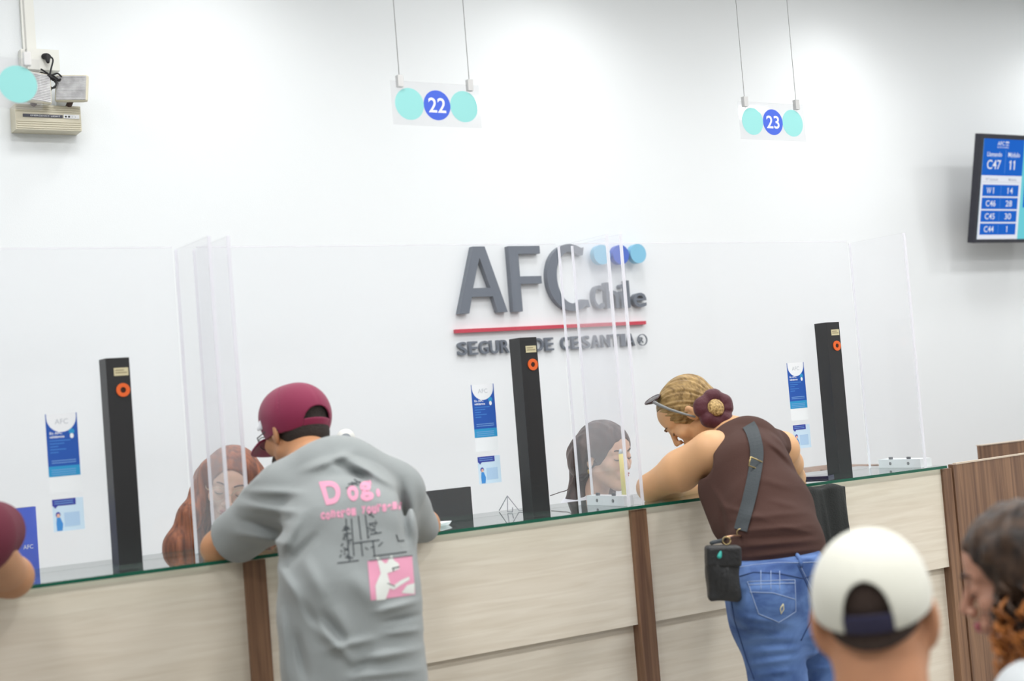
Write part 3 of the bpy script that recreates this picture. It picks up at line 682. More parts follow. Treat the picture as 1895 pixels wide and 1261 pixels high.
# ---- man in grey shirt and maroon cap
def man_grey():
    t = empty('person', (1.47, 3.25, 0), 'man in a grey printed t-shirt and maroon cap leaning on the counter with both elbows', 'person')
    H = Fr(P(548, 799, 3.70), -13, 18, 4)
    nb = P(585, 868, 3.55); sL = P(520, 915, 3.50); sR = P(728, 905, 3.46); eL = P(403, 1015, 3.755); eR = P(786, 972, 3.76)
    wL = A3((1.53, 3.86, 1.185)); wR = A3((1.76, 3.87, 1.185)); ch = P(630, 940, 3.42); wa = P(648, 1110, 3.26); pe = P(655, 1235, 3.22)
    f = Fld(*bounds([H.o+(0, 0, .08), nb, sL, sR, eL, eR, wL+(.1, .05, 0), wR, pe], .12), .004)
    head(f, H); neck(f, H, nb, .058, .066)
    limb(f, [nb, ch+(0, .03, 0), wa+(0, .05, 0), pe+(0, .05, 0)], [.07, .10, .08, .08], .04); limb(f, [nb, sL], [.06, .055]); limb(f, [nb, sR], [.06, .055])
    limb(f, [sL, eL+(.02, 0, .01), eL], [.055, .045, .042]); limb(f, [eL, (eL+wL)/2, wL], [.043, .041, .028]); limb(f, [sR, eR], [.055, .043]); limb(f, [eR, (eR+wR)/2, wR], [.042, .040, .028])
    hand(f, wL, (1, .12, -.05), (0, 0, -1), (0, 1, 0), .5); hand(f, wR, (-1, .1, -.05), (0, 0, -1), (0, 1, 0), .5)
    put('body', f, SK_TAN, t)
    face_parts(H, t, (150, 90, 76), mat('brow_dark', (40, 30, 26), .7))
    scalp(H, t, mat('hair_cropped', (44, 36, 32), .85, bump=.6, bscale=260), .004, line=(.045, .06, .9, .5), low=-.078, name='hair', label='short cropped dark hair')
    b = Fld((-.07, .0, -.14), (.07, .11, -.03), .003); b.add(ell((0, .045, -.075), (.058, .056, .055)), .01); b.keep(lambda X, Y, Z: (Z+.066-.4*np.abs(X))+0*Y)
    put('beard', b, mat('beard_dark', (58, 44, 38), .85, bump=.6, bscale=260), t, H)
    ballcap(H, t, MAROON, MAROON, half=.041, arch=.030, tilt=.14, z0=-.012, logo=(-.080, .045, .036), infl=.002)
    # shirt
    f = Fld(*bounds([nb+(0, 0, .05), sL, sR, eL+(.03, 0, 0), eR, pe-(0, 0, .25)], .17), .0048)
    fw = (math.sin(.1), math.cos(.1), 0)
    p1 = P(646, 1010, 3.31); up = P(625, 915, 3.45)
    f.add(flat(pe-(0, 0, .16), wa, .188, .176, fw, 1.35), .03).add(flat(wa, p1, .176, .166, fw, 1.3), .03).add(flat(p1, up, .166, .155, fw, 1.25, 1.3), .04)
    f.add(cap(P(540, 912, 3.50), P(722, 908, 3.46), .080, .078), .05).add(cap(P(588, 878, 3.53), P(640, 870, 3.50), .070, .066), .04)
    f.add(cap(P(638, 862, 3.48), P(700, 890, 3.46), .062, .07), .03)
    cL = P(432, 1000, 3.70); f.add(cap(P(525, 920, 3.50), cL+(cL-sL)*.12, .078, .072), .05)
    cR = P(779, 975, 3.70); f.add(cap(P(732, 915, 3.46), cR+(cR-sR)*.1, .076, .052), .04)
    for c, s_ in ((cL, sL), (cR, sR)):      # sleeve ends cut square with an open cuff
        d = (c-s_)/np.linalg.norm(c-s_); R_ = .13
        def pl(X, Y, Z, c=c, d=d): return (-((X-c[0])*d[0]+(Y-c[1])*d[1]+(Z-c[2])*d[2]))
        g = (lambda pl: (lambda X, Y, Z: pl(X, Y, Z)))(pl)
        f.cut((g, c-R_, c+R_), .004)
        f.cut(cap(c-d*.05, c+d*.1, .046, .060), .01)
    f.cut(H.cap((0, -.02, -.03), (0, -.02, -.10), .062), .01)
    f.keep(lambda X, Y, Z: (.64-Z)+0*X+0*Y)
    for a, b_, w_, am in (((512, 1040), (575, 1150), 9, .012), ((575, 1150), (655, 1225), 10, .014), ((540, 1090), (600, 1180), 9, -.010), ((655, 1225), (780, 1200), 9, .012), ((600, 1205), (700, 1180), 8, .010), ((640, 1255), (775, 1240), 8, .009),
                          ((690, 1135), (775, 1112), 7, .010), ((700, 1155), (780, 1138), 6, -.008), ((705, 1175), (780, 1165), 7, .009), ((440, 935), (560, 950), 9, .010), ((455, 910), (560, 912), 8, .008), ((440, 960), (535, 985), 8, -.010), ((430, 985), (540, 1010), 9, .010),
                          ((515, 1030), (560, 950), 10, .012), ((535, 1045), (590, 985), 9, -.009), ((625, 838), (740, 905), 8, .010), ((610, 850), (700, 905), 7, -.007), ((742, 890), (752, 1010), 7, -.012), ((762, 900), (768, 1000), 8, .008), ((560, 1030), (600, 1110), 14, .009), ((620, 1120), (650, 1200), 14, .008),
                          ((520, 1120), (530, 1261), 9, .010), ((548, 1170), (566, 1261), 8, -.010), ((590, 1130), (640, 1190), 10, -.008), ((700, 1215), (640, 1245), 9, -.008), ((480, 880), (420, 925), 9, .006), ((650, 1060), (700, 1130), 16, .007), ((560, 872), (655, 836), 8, .010), ((590, 880), (700, 880), 10, -.006)):
        f.pfold(a, b_, w_, am*1.5, 3.75)
    f.warp(lambda X, Y, Z: .0022*np.sin(X*38+Z*21)*np.sin(Z*33-Y*17+1))
    sh = put('t_shirt', f, mat('grey_jersey', (143, 149, 150), .9, bump=.25, bscale=500, sheen=.2), t)
    bv = bvh_of(sh)
    col_ = Fld((-.11, -.13, -.16), (.11, .12, -.03), .003)
    PINK = mat('print_pink', (218, 150, 176), .85); INK = mat('print_ink', (64, 70, 74), .85); PW = mat('print_white', (214, 218, 214), .85)
    for s_, q in (('D', ((604, 936), (632, 931), (628, 889), (590, 893))), ('o', ((646, 929), (664, 927), (662, 899), (640, 901))), ('g', ((669, 930), (693, 926), (686, 890), (662, 894))), ('.', ((697, 921), (704, 920), (702, 905), (695, 906)))):
        o = lay('lettering', quad_text(s_, q, .045), bv, PINK, sh)
    word_ = 'control yourself'; n_ = len(word_)
    for i, c_ in enumerate(word_):
        if c_ == ' ': continue
        x0 = 594+151*i/n_; x1 = x0+8.2; y0 = 963-20*i/n_+1.5*math.sin(i*2.1); h_ = 15
        lay('lettering', quad_text(c_, ((x0, y0), (x1, y0-1), (x1-1, y0-h_), (x0-1, y0-h_+1)), .05), bv, PINK, sh)
    # sketched lines of the town drawing
    bm_polys = []; rr = random.Random(3)
    def stroke(a, b, w_=1.5):
        a = A3((*a, 0)); b = A3((*b, 0)); d = b-a; n = A3((-d[1], d[0], 0))/max(1e-6, np.linalg.norm(d))*w_/2
        bm_polys.append([tuple((a+n)[:2]), tuple((b+n)[:2]), tuple((b-n)[:2]), tuple((a-n)[:2])])
    for a, b in (((640, 960), (646, 1035)), ((650, 960), (655, 1030)), ((663, 955), (668, 1000)), ((676, 953), (681, 998)), ((624, 1043), (664, 1038)), ((640, 905), (662, 893)), ((655, 1006), (702, 1000)), ((682, 970), (698, 968)), ((684, 990), (706, 986)),
                 ((668, 1004), (671, 1030)), ((690, 1002), (693, 1030)), ((690, 1030), (752, 1022)), ((655, 888), (668, 896)), ((650, 893), (664, 899)), ((644, 897), (668, 892)), ((733, 990), (737, 1002)), ((735, 1002), (748, 1001)), ((700, 1012), (708, 1004)), ((683, 955), (690, 945)), ((678, 948), (692, 958))): stroke(a, b, 2.2)
    for k in range(34):
        x = 631+rr.random()*18; y = 975+rr.random()*60; stroke((x, y), (x+rr.uniform(-9, 9), y+rr.uniform(-6, 6)), 2.2)
    for k in range(14):
        x = 675+rr.random()*25; y = 962+rr.random()*55; stroke((x, y), (x+rr.uniform(-8, 8), y+rr.uniform(-4, 4)), 1.8)
    lay('line_drawing', poly_me(bm_polys), bv, INK, sh, off=.0010)
    lay('pink_square', poly_me([[(680, 1039), (762, 1029), (768, 1101), (686, 1112)]]), bv, PINK, sh, off=.0009, maxlen=5)
    fig = [[(696, 1112), (694, 1085), (704, 1062), (716, 1062), (722, 1085), (713, 1110)], [(704, 1062), (696, 1030), (712, 1044)], [(712, 1044), (704, 1062), (716, 1062), (738, 1054), (737, 1044), (726, 1036)], [(716, 1040), (724, 1028), (732, 1046)],
           [(716, 1078), (728, 1084), (742, 1074), (756, 1068), (757, 1074), (740, 1084), (728, 1092), (716, 1088)], [(742, 1098), (752, 1084), (766, 1080), (766, 1100)]]
    lay('white_figure', poly_me(fig), bv, PW, sh, off=.0018, maxlen=5)
    bm_polys.clear(); stroke((725, 1053), (738, 1050), 2.4); stroke((725, 1053), (728, 1058), 1.6); stroke((716, 1080), (730, 1086), 1.3); stroke((682, 1039), (762, 1029), 1.4)
    lay('line_drawing', poly_me(bm_polys), bv, INK, sh, off=.0024)
    # ribbed collar
    cpts = [H.pt((.066*math.cos(a), -.028+.062*math.sin(a), -.098-.030*math.sin(a))) for a in [2*math.pi*k/28 for k in range(29)]]
    tb('collar', cpts, .011, mat('grey_rib', (132, 138, 138), .95), t, n=8)
    # glasses
    g = empty('glasses', H.o); g.parent = t; g.location = Vector(H.o)-t.location
    for s_ in (-1, 1):
        tb('rim', H.pt([(s_*.033+.023*math.cos(a), .108, .004+.019*math.sin(a)) for a in [2*math.pi*k/20 for k in range(21)]]), .0015, BLACK, g, n=6)
        tb('temple', H.pt([(s_*.056, .106, .010), (s_*.076, .08, .010), (s_*.084, -.01, .012), (s_*.082, -.03, -.008)]), .0018, BLACK, g, n=6)
    tb('bridge', H.pt([(-.010, .110, .008), (0, .114, .011), (.010, .110, .008)]), .0015, BLACK, g, n=6)
    # trousers
    f = Fld((1.2, 2.95, .06), (1.85, 3.5, .86), .008); hp = pe*(1, 1, 0)
    fl = [(1.37, 3.14, .09), (1.60, 3.18, .09)]
    f.add(flat(hp+(0, 0, .80), hp+(0, 0, .72), .15, .155, (0, 1, 0), 1.3), .04)
    for q in fl: limb(f, [(hp[0]+(q[0]-hp[0])*.75, hp[1]+.0, .70), (q[0], q[1]+.02, .46), q], [.098, .078, .062], .03)
    put('trousers', f, mat('dark_denim', (48, 54, 70), .85, bump=.3, bscale=300), t)
    shoes(t, fl, (0, 1, 0), mat('white_sneaker', (206, 206, 204), .6))
MAROON = mat('maroon_twill', (128, 24, 66), .75, bump=.12, bscale=420, sheen=.15)
man_grey()

# ---- woman in brown top and jeans
def woman_brown():
    t = empty('person', (2.86, 3.25, 0), 'woman in a brown sleeveless top and blue jeans leaning over the counter', 'person')
    H = Fr(P(1277, 765, 3.76), -46, 50, 0, .97)
    az = math.radians(14); fw = A3((math.sin(az), math.cos(az), 0)); lat = A3((math.cos(az), -math.sin(az), 0))
    nb = P(1362, 812, 3.62); sL = P(1316, 836, 3.56); sR = P(1446, 832, 3.58); eL = P(1204, 903, 3.795); eR = P(1468, 884, 3.82)
    wL = P(1292, 905, 3.905); wR = A3((3.30, 3.90, 1.185)); ch = P(1390, 885, 3.46); wa = P(1438, 1015, 3.29); pe = P(1440, 1095, 3.22)
    f = Fld(*bounds([H.o+(0, 0, .08), nb, sL, sR, eL, eR, wL+(.12, .02, 0), wR, pe], .11), .0038)
    head(f, H, 1); neck(f, H, nb, .050, .056)
    limb(f, [nb, ch+(0, .02, 0), wa+(.01, .04, 0), pe+(0, .04, 0)], [.06, .085, .075, .08], .04); limb(f, [nb, sL], [.055, .052], .03); limb(f, [nb, sR], [.055, .052], .03)
    m = (sL+eL)/2; f.add(sph(m+(0, 0, -.018), .046), .04)
    limb(f, [sL, m, eL], [.066, .060, .045], .03); limb(f, [eL, eL+(wL-eL)*.4+(0, 0, .0), wL], [.042, .040, .026], .02); limb(f, [sR, (sR+eR)/2, eR], [.056, .048, .040], .03); limb(f, [eR, (eR+wR)/2, wR], [.040, .037, .026], .02)
    hand(f, wL, (1, .05, -.08), (0, -.2, -1), (0, 1, 0), .7, .92); hand(f, wR, (-1, .05, -.06), (0, 0, -1), (0, 1, 0), .5, .92)
    put('body', f, SK_WARM, t)
    face_parts(H, t, (196, 110, 100), mat('brow_blond', (110, 82, 54), .7))
    HB = hairmat('hair_blond', (112, 88, 54), (178, 148, 98), 45, (2.2, .22, 1.2))
    bunc = A3((0, -.128, .040))
    def ex(f):
        f.add(cap((0, -.09, .04), bunc, .045, .030), .03)
    def pulled(f):
        bl = H.R.T@(P(1322, 758, 3.69)-H.o)/H.sc; f.add(cap((0, -.06, .03), bl, .05, .026), .03)
        def rid(X, Y, Z):      # combed strands running back to the bun
            x, y, z = X-bl[0], Y-bl[1], Z-bl[2]; ax_ = -bl/np.linalg.norm(bl); e1 = np.cross(ax_, (1, 0, 0)); e1 /= np.linalg.norm(e1); e2 = np.cross(ax_, e1)
            th = np.arctan2(x*e1[0]+y*e1[1]+z*e1[2], x*e2[0]+y*e2[1]+z*e2[2]); return .0011*np.sin(th*30)+.0009*np.sin(th*47+1)
        f.warp(rid)
    scalp(H, t, HB, .009, line=(.060, .035, .95, .45), low=-.060, name='hair', extra=pulled, h=.0026, label='streaky blond hair pulled back')
    # scrunchie: a gathered ring round the bun
    ax = H.R@A3((0, -.85, .5)); ax /= np.linalg.norm(ax); bc = H.pt((0, -.135, .047)); u = np.cross(ax, (0, 0, 1)); u /= np.linalg.norm(u); v = np.cross(ax, u)
    # the bun faces the room; ring plane turned towards the back of the head
    ax = A3((-.35, -.85, .25)); ax /= np.linalg.norm(ax); u = np.cross(ax, (0, 0, 1)); u /= np.linalg.norm(u); v = np.cross(u, ax); bc = P(1322, 758, 3.655)
    f = Fld(bc-.09, bc+.09, .0026)
    n_ = 44
    for k in range(n_):
        a = 2*math.pi*k/n_; b_ = 2*math.pi*(k+1)/n_; q = lambda t_, o: bc+(u*math.cos(t_)+v*math.sin(t_)*1.05)*(.040+.003*math.sin(t_*3+1)+.002*math.sin(t_*5))+ax*o
        f.add(flat(q(a, 0), q(b_, 0), .0235+.003*math.sin(a*5)+.0015*math.sin(a*8+1), .0235+.003*math.sin(b_*5)+.0015*math.sin(b_*8+1), ax, 1.05), .004)
    f.warp(lambda X, Y, Z: .0008*np.sin(9*np.arctan2((X-bc[0])*v[0]+(Y-bc[1])*v[1]+(Z-bc[2])*v[2], (X-bc[0])*u[0]+(Y-bc[1])*u[1]+(Z-bc[2])*u[2])))
    put('scrunchie', f, mat('maroon_velvet', (72, 10, 28), .7, sheen=.2, bump=.2, bscale=120), t)
    f = Fld(bc-.06, bc+.07, .0024); f.add(ell(bc+ax*.010, (.030, .030, .030)), .01)
    for k in range(26):
        a = k*.52; r = .020+.002*math.sin(k); f.add(cap(bc+ax*(.014+.008*math.sin(k*.9))+(u*math.cos(a)+v*math.sin(a))*r, bc+ax*(.018+.008*math.sin(k*.9+.9))+(u*math.cos(a+.52)+v*math.sin(a+.52))*r*.92, .008), .003)
    put('hair_bun', f, hairmat('hair_bun_blond', (112, 84, 46), (214, 182, 124), 130, (1, 1, 1)), t)
    # top
    f = Fld(*bounds([nb, sL, sR, wa-(0, 0, .12)], .19), .0042)
    up = P(1385, 838, 3.55)
    f.add(flat(wa-(0, 0, .10), wa, .160, .147, fw, 1.26), .03).add(flat(wa, P(1420, 950, 3.37), .143, .142, fw, 1.28, 1.25), .03).add(flat(P(1420, 950, 3.37), ch, .142, .136, fw, 1.25, 1.25), .04)
    f.add(flat(ch, up, .136, .120, fw, 1.25, 1.3), .04).add(cap(P(1345, 830, 3.57), P(1432, 826, 3.57), .060, .058), .04).add(cap(P(1352, 816, 3.60), P(1405, 812, 3.59), .048, .045), .03)
    f.add(cap(P(1350, 905, 3.52), P(1372, 960, 3.46), .10, .10), .04)
    f.cut(cap(P(1285, 858, 3.50), P(1305, 850, 3.72), .052, .060), .012)
    f.cut(cap(nb+(.0, .03, .0), nb+(-.02, .1, .08), .055, .07), .01)
    hz = wa[2]-.062
    f.keep(lambda X, Y, Z: ((hz-.06*(X-wa[0]))-Z)+0*X+0*Y)
    for a, b_, w_, am in (((1345, 962), (1500, 948), 6, .005), ((1350, 985), (1510, 972), 5, .006), ((1352, 1000), (1512, 990), 5, -.005), ((1350, 1014), (1515, 1000), 5, .006), ((1365, 1034), (1520, 1016), 5, .006), ((1330, 935), (1430, 965), 6, .005), ((1440, 975), (1505, 985), 5, .005),
                          ((1400, 800), (1460, 850), 6, .007), ((1420, 820), (1475, 880), 5, -.006), ((1415, 790), (1465, 835), 6, .007), ((1318, 900), (1350, 960), 6, .006), ((1330, 920), (1345, 1000), 5, -.005), ((1470, 905), (1400, 885), 7, .004), ((1480, 940), (1420, 925), 6, .004)):
        f.pfold(a, b_, w_, am, 3.60)
    top = put('sleeveless_top', f, mat('brown_knit', (70, 44, 37), .92, bump=.3, bscale=520), t)
    # jeans
    f = Fld((2.5, 2.9, .08), (3.3, 3.6, 1.02), .0048)
    kL = P(1440, 1261, 3.20); kR = P(1522, 1261, 3.27); fL = A3((kL[0]+.0, 3.20, .10)); fR = A3((kR[0]+.03, 3.30, .10))
    f.add(flat(wa-(0, 0, .02), pe+(0, 0, .02), .138, .158, fw, 1.32, 1.28), .03).add(flat(pe+(0, 0, .02), pe-(0, 0, .06), .158, .162, fw, 1.3, 1.4), .03)
    gL = P(1410, 1112, 3.165); gR = P(1478, 1108, 3.20); f.add(ell(gL, (.100, .092, .098)), .03).add(ell(gR, (.088, .086, .096)), .012)
    limb(f, [P(1418, 1125, 3.20), kL, (kL[0], kL[1]+.01, .46), fL], [.104, .082, .064, .052], .02)
    g = Fld((2.5, 2.9, .08), (3.3, 3.6, 1.02), .0048); limb(g, [P(1486, 1125, 3.25), kR, (kR[0], kR[1]+.01, .46), fR], [.090, .080, .064, .052], .02)
    f.f = np.where(True, np.minimum(f.f, g.f), f.f)
    zc = wa[2]-.012; f.keep(lambda X, Y, Z: (Z-zc+.05*(X-wa[0])*-1)+0*Y)
    for a, b_, w_, am in (((1360, 1140), (1470, 1158), 5, .006), ((1372, 1185), (1476, 1180), 6, .007), ((1378, 1196), (1476, 1192), 5, -.006), ((1385, 1208), (1480, 1200), 5, .006), ((1385, 1232), (1478, 1218), 5, .006), ((1392, 1250), (1480, 1240), 5, .006), ((1390, 1220), (1476, 1210), 4, -.005),
                          ((1355, 1088), (1440, 1095), 5, .003), ((1488, 1180), (1535, 1170), 5, .006), ((1488, 1215), (1540, 1205), 5, .006), ((1490, 1240), (1540, 1235), 5, .005), ((1490, 1050), (1500, 1110), 5, -.006), ((1380, 1160), (1440, 1168), 5, .004)):
        f.pfold(a, b_, w_, am, 3.45)
    DEN = wood('blue_denim', (46, 74, 128), (94, 126, 180), 9, (1, 1, 1.4), .85)
    jn = put('jeans', f, DEN, t); bv = bvh_of(jn); TH = mat('denim_thread', (150, 168, 200), .8); DK = mat('denim_seam', (44, 66, 112), .85)
    stitch('waistband_seam', [(1362, 1052), (1395, 1046), (1440, 1042), (1480, 1042), (1525, 1040)], bv, TH, jn)
    stitch('yoke_seam', [(1361, 1070), (1395, 1060), (1440, 1062), (1487, 1071), (1518, 1060)], bv, DK, jn, r=.0018)
    stitch('centre_seam', [(1476, 1046), (1484, 1062), (1492, 1080), (1503, 1108), (1500, 1150), (1482, 1186)], bv, DK, jn, r=.002)
    stitch('centre_seam', [(1480, 1046), (1488, 1062), (1497, 1080), (1506, 1100)], bv, TH, jn)
    pk = lay('back_pocket', poly_me([[(1384, 1078), (1470, 1074), (1471, 1132), (1440, 1152), (1404, 1136)]]), bv, wood('denim_pocket', (46, 74, 128), (90, 122, 176), 14, (1, 1, 2), .85), jn, off=.0022, maxlen=5)
    for q in ([(1384, 1078), (1470, 1074)], [(1386, 1084), (1470, 1080)], [(1384, 1078), (1404, 1136), (1440, 1152), (1471, 1132), (1470, 1074)], [(1388, 1096), (1430, 1098), (1470, 1110)]): stitch('pocket_stitch', q, bv, TH, jn, r=.0011, off=.003)
    for x in (1408, 1426, 1442): stitch('pocket_stitch', [(x, 1058), (x, 1092)], bv, TH, jn, r=.0010, off=.003)
    stitch('pocket_mark', [(1448, 1118), (1443, 1126), (1444, 1136), (1449, 1128), (1448, 1118)], bv, mat('pocket_mark', (206, 198, 160), .7), jn, r=.0016, off=.003)
    stitch('belt_loop', [(1473, 1026), (1480, 1036), (1482, 1050)], bv, DEN, jn, r=.0062, off=.003)
    stitch('side_seam', [(1362, 1060), (1353, 1110), (1360, 1150), (1382, 1220), (1396, 1258)], bv, DK, jn, r=.0016)
    shoes(t, [fL, fR], fw, mat('brown_shoe', (92, 66, 50), .6))
    bx_ = bvh_of(top)
    # sunglasses pushed up on the hair
    s_ = empty('sunglasses', H.pt((0, .07, .09)), 'grey-armed sunglasses pushed up on the blond hair of the woman in brown', 'sunglasses')
    GR = mat('grey_frame', (128, 130, 130), .4); DKL = mat('dark_lens', (40, 26, 26), .12)
    Q = lambda x, y, z: H.pt((x, y, z))
    for k in (-1, 1):
        f = Fld((min(0, k*.085)-.002, -.03, .06), (max(0, k*.085)+.002, .15, .19), .002)
        c_ = A3((k*.036, .034, .130)); R_ = rotm('y', k*14)@rotm('x', -66)
        f.add(ell(c_, (.035, .0045, .028), R_), .003); put('lens', f, DKL, s_, H)
        tb('rim', H.pt([c_+R_@A3((.036*math.cos(a), 0, .029*math.sin(a))) for a in [2*math.pi*j/20 for j in range(21)]]), .0032, mat('tortoise', (60, 38, 40), .3), s_, n=8)
        tb('temple', H.pt([(k*.066, .036, .122), (k*.082, .034, .104), (k*.093, .024, .060), (k*.093, .008, .010), (k*.088, -.006, -.028)]), [.0062, .0058, .0048, .0042, .0035], GR, s_, n=8)
    tb('bridge', H.pt([(-.008, .040, .136), (0, .042, .137), (.008, .040, .136)]), .003, mat('tortoise', (60, 38, 40), .3), s_, n=8)
    return top, H
TOP, WH = woman_brown()

# ---- crossbody bag of the woman in brown
def bag():
    c = P(1338, 1062, 3.17); t = empty('crossbody_bag', (c[0], c[1], c[2]-.085), 'small black crossbody bag hanging at the left hip of the woman in brown', 'bag')
    R_ = rotm('z', -30)@rotm('y', 4); BK = mat('black_leather', (30, 31, 33), .5, bump=.3, bscale=90)
    f = Fld(c-.13, c+.13, .003); f.add(rbox(c, (.047, .026, .078), .014, R_), .005)
    for k in (-.018, .012): f.fold(c+R_@A3((k, -.03, .06)), c+R_@A3((k-.006, -.032, -.07)), .006, .005)
    f.warp(lambda X, Y, Z: .003*np.sin(Z*45+X*60)); put('pouch', f, BK, t)
    f = Fld(c-.13, c+.13, .003); f.add(rbox(c+R_@A3((0, -.004, .050)), (.050, .027, .030), .010, R_), .005); put('flap', f, BK, t)
    g = P(1332, 1022, 3.15); f = Fld(g-.03, g+.03, .002); f.add(cap(g-(0.003, 0, .012), g+(.006, 0, .008), .007, .004), .004); put('charm', f, mat('turquoise', (52, 170, 160), .5), t)
    bv = bvh_of(TOP); pts = []
    cen = [(1384, 786), (1392, 800), (1399, 825), (1400, 850), (1396, 880), (1390, 910), (1383, 940), (1376, 965), (1371, 984)]
    cen2 = spline([A3((a, b, 0)) for a, b in cen], 4)
    bm = bmesh.new(); rows = []
    for i, p in enumerate(cen2):
        d = cen2[min(i+1, len(cen2)-1)]-cen2[max(i-1, 0)]; n = A3((-d[1], d[0], 0))/np.linalg.norm(d)*12.0; r = []
        for k in (-1, -.33, .33, 1):
            q = cast(bv, p[0]+n[0]*k, p[1]+n[1]*k, .0035)
            if q is None: q = Vector(P(p[0]+n[0]*k, p[1]+n[1]*k, 3.36+.0*k))
            r.append(q)
        rows.append(r)
    for _ in range(2):
        rows = [[(rows[max(i-1, 0)][j]+rows[i][j]*2+rows[min(i+1, len(rows)-1)][j])/4 for j in range(4)] for i in range(len(rows))]
    vs = [[bm.verts.new(q) for q in r] for r in rows]; tocam = Vector((-.6, -.8, 0))
    bk = [[bm.verts.new(q+tocam*.0035) for q in r] for r in rows]
    for A in (vs, bk):
        for i in range(len(A)-1):
            for j in range(3): bm.faces.new((A[i][j], A[i+1][j], A[i+1][j+1], A[i][j+1]))
    for i in range(len(vs)-1):
        for j in (0, 3): bm.faces.new((vs[i][j], vs[i+1][j], bk[i+1][j], bk[i][j]))
    for i in (0, -1):
        for j in range(3): bm.faces.new((vs[i][j], vs[i][j+1], bk[i][j+1], bk[i][j]))
    st = fin('strap', bm, mat('strap_webbing', (62, 68, 72), .85, bump=.3, bscale=400), t, smooth=False)
    # strap over the shoulder and down the front, back to the bag
    fr_ = [P(1385, 786, 3.52), P(1378, 780, 3.60), P(1350, 800, 3.70), A3((2.98, 3.62, 1.16)), A3((2.87, 3.45, 1.05)), c+A3((.0, .04, .085))]
    tb('front_strap', spline(fr_, 6), .006, MC['strap_webbing'], t, n=6)
    GO = mat('brass', (190, 170, 120), .3, metal=.9)
    def loop(name, a, b, r, w_=.0, par=t, Yp=None):
        pass
    b0 = cast(bv, 1398, 864, .014) or Vector(P(1398, 864, 3.4)); ux = Vector(P(1410, 870, b0.y)-P(1386, 860, b0.y)).normalized(); uy = Vector(P(1394, 878, b0.y)-P(1400, 852, b0.y)).normalized()
    hw, hh = .0235, .0135
    tb('buckle', [b0+ux*x*hw+uy*y*hh for x, y in ((-1, -1), (0, -1), (1, -1), (1, 0), (1, 1), (0, 1), (-1, 1), (-1, 0), (-1, -1))], .0022, GO, t, n=6)
    e0 = A3(rows[-1][1]+rows[-1][2])/2; rg = lambda cc, r: [A3(cc)+A3((math.cos(a)*r*.8, -math.cos(a)*r*.6, math.sin(a)*r)) for a in [2*math.pi*k/16 for k in range(17)]]
    tb('ring', rg(e0-(0, 0, .008), .011), .0018, GO, t, n=6)
    top_ = c+A3((.015, -.01, .088)); tb('clasp', [e0-(0, 0, .018), (e0*.5+top_*.5), top_+(0, 0, .014)], [.003, .0035, .003], mat('copper_clasp', (206, 160, 130), .3, metal=.8), t, n=8)
    tb('ring', rg(top_+(0, 0, .004), .011), .0018, GO, t, n=6)
bag()

# ---- red-haired clerk on the left
def torso_seated(t, cx, cy, zt, az, shirt, skin_f=None, w_=.165, label='shirt', zs=.72):
    fw = A3((math.sin(az), math.cos(az), 0)); la = A3((math.cos(az), -math.sin(az), 0)); c = A3((cx, cy, zt))
    f = Fld(c-(.42, .42, zt-zs+.14), c+(.42, .42, .12), .007)
    f.add(flat((cx, cy, zs+.05), c-(0, 0, .20), .15, .145, fw, 1.3), .03).add(flat(c-(0, 0, .20), c-(0, 0, .06), .145, .13, fw, 1.3), .04)
    f.add(cap(c-la*w_*.85-(0, 0, .055), c+la*w_*.85-(0, 0, .055), .058), .05).add(cap(c-(0, 0, .05), c+(0, 0, .01), .062, .05), .03)
    el = []
    for s in (-1, 1):
        a = c+la*w_*s-(0, 0, .065); e = a+la*.05*s+fw*.08-(0, 0, .26); h_ = e+fw*.20-la*.06*s+(0, 0, .02); limb(f, [a, e, h_], [.056, .047, .037], .03); el.append((e, h_, s))
    put(label, f, shirt, t)
    return fw, la, el
def hidden_hands(f, el, fw, la):
    for e, h_, s in el: limb(f, [e, h_, h_+fw*.03], [.035, .028, .026]); hand(f, h_+fw*.03, fw-la*.2*s, (0, 0, -1), -la*s, .5, .92)
def legs_seated(t, cx, cy, zs, fw, la, m, sm, floorz=.03):
    f = Fld(A3((cx, cy, .45))-(.35, .65, .45), A3((cx, cy, .45))+(.35, .65, .50), .009); feet = []
    for s in (-1, 1):
        h_ = A3((cx, cy, zs+.06))+la*.09*s; k = h_+fw*.40+la*.03*s-(0, 0, .03); a = A3((k[0], k[1], .12))-fw*.02; limb(f, [h_, k, a], [.09, .065, .045], .03); feet.append(A3((a[0], a[1], .06)))
    f.add(sph((cx, cy, zs+.07), .13), .05); put('trousers', f, m, t); shoes(t, feet, fw, sm)
NAVYC = mat('navy_cloth', (30, 34, 58), .85); DARKC = mat('dark_trousers', (38, 40, 46), .85); SHOE = mat('black_shoe', (28, 28, 30), .5)
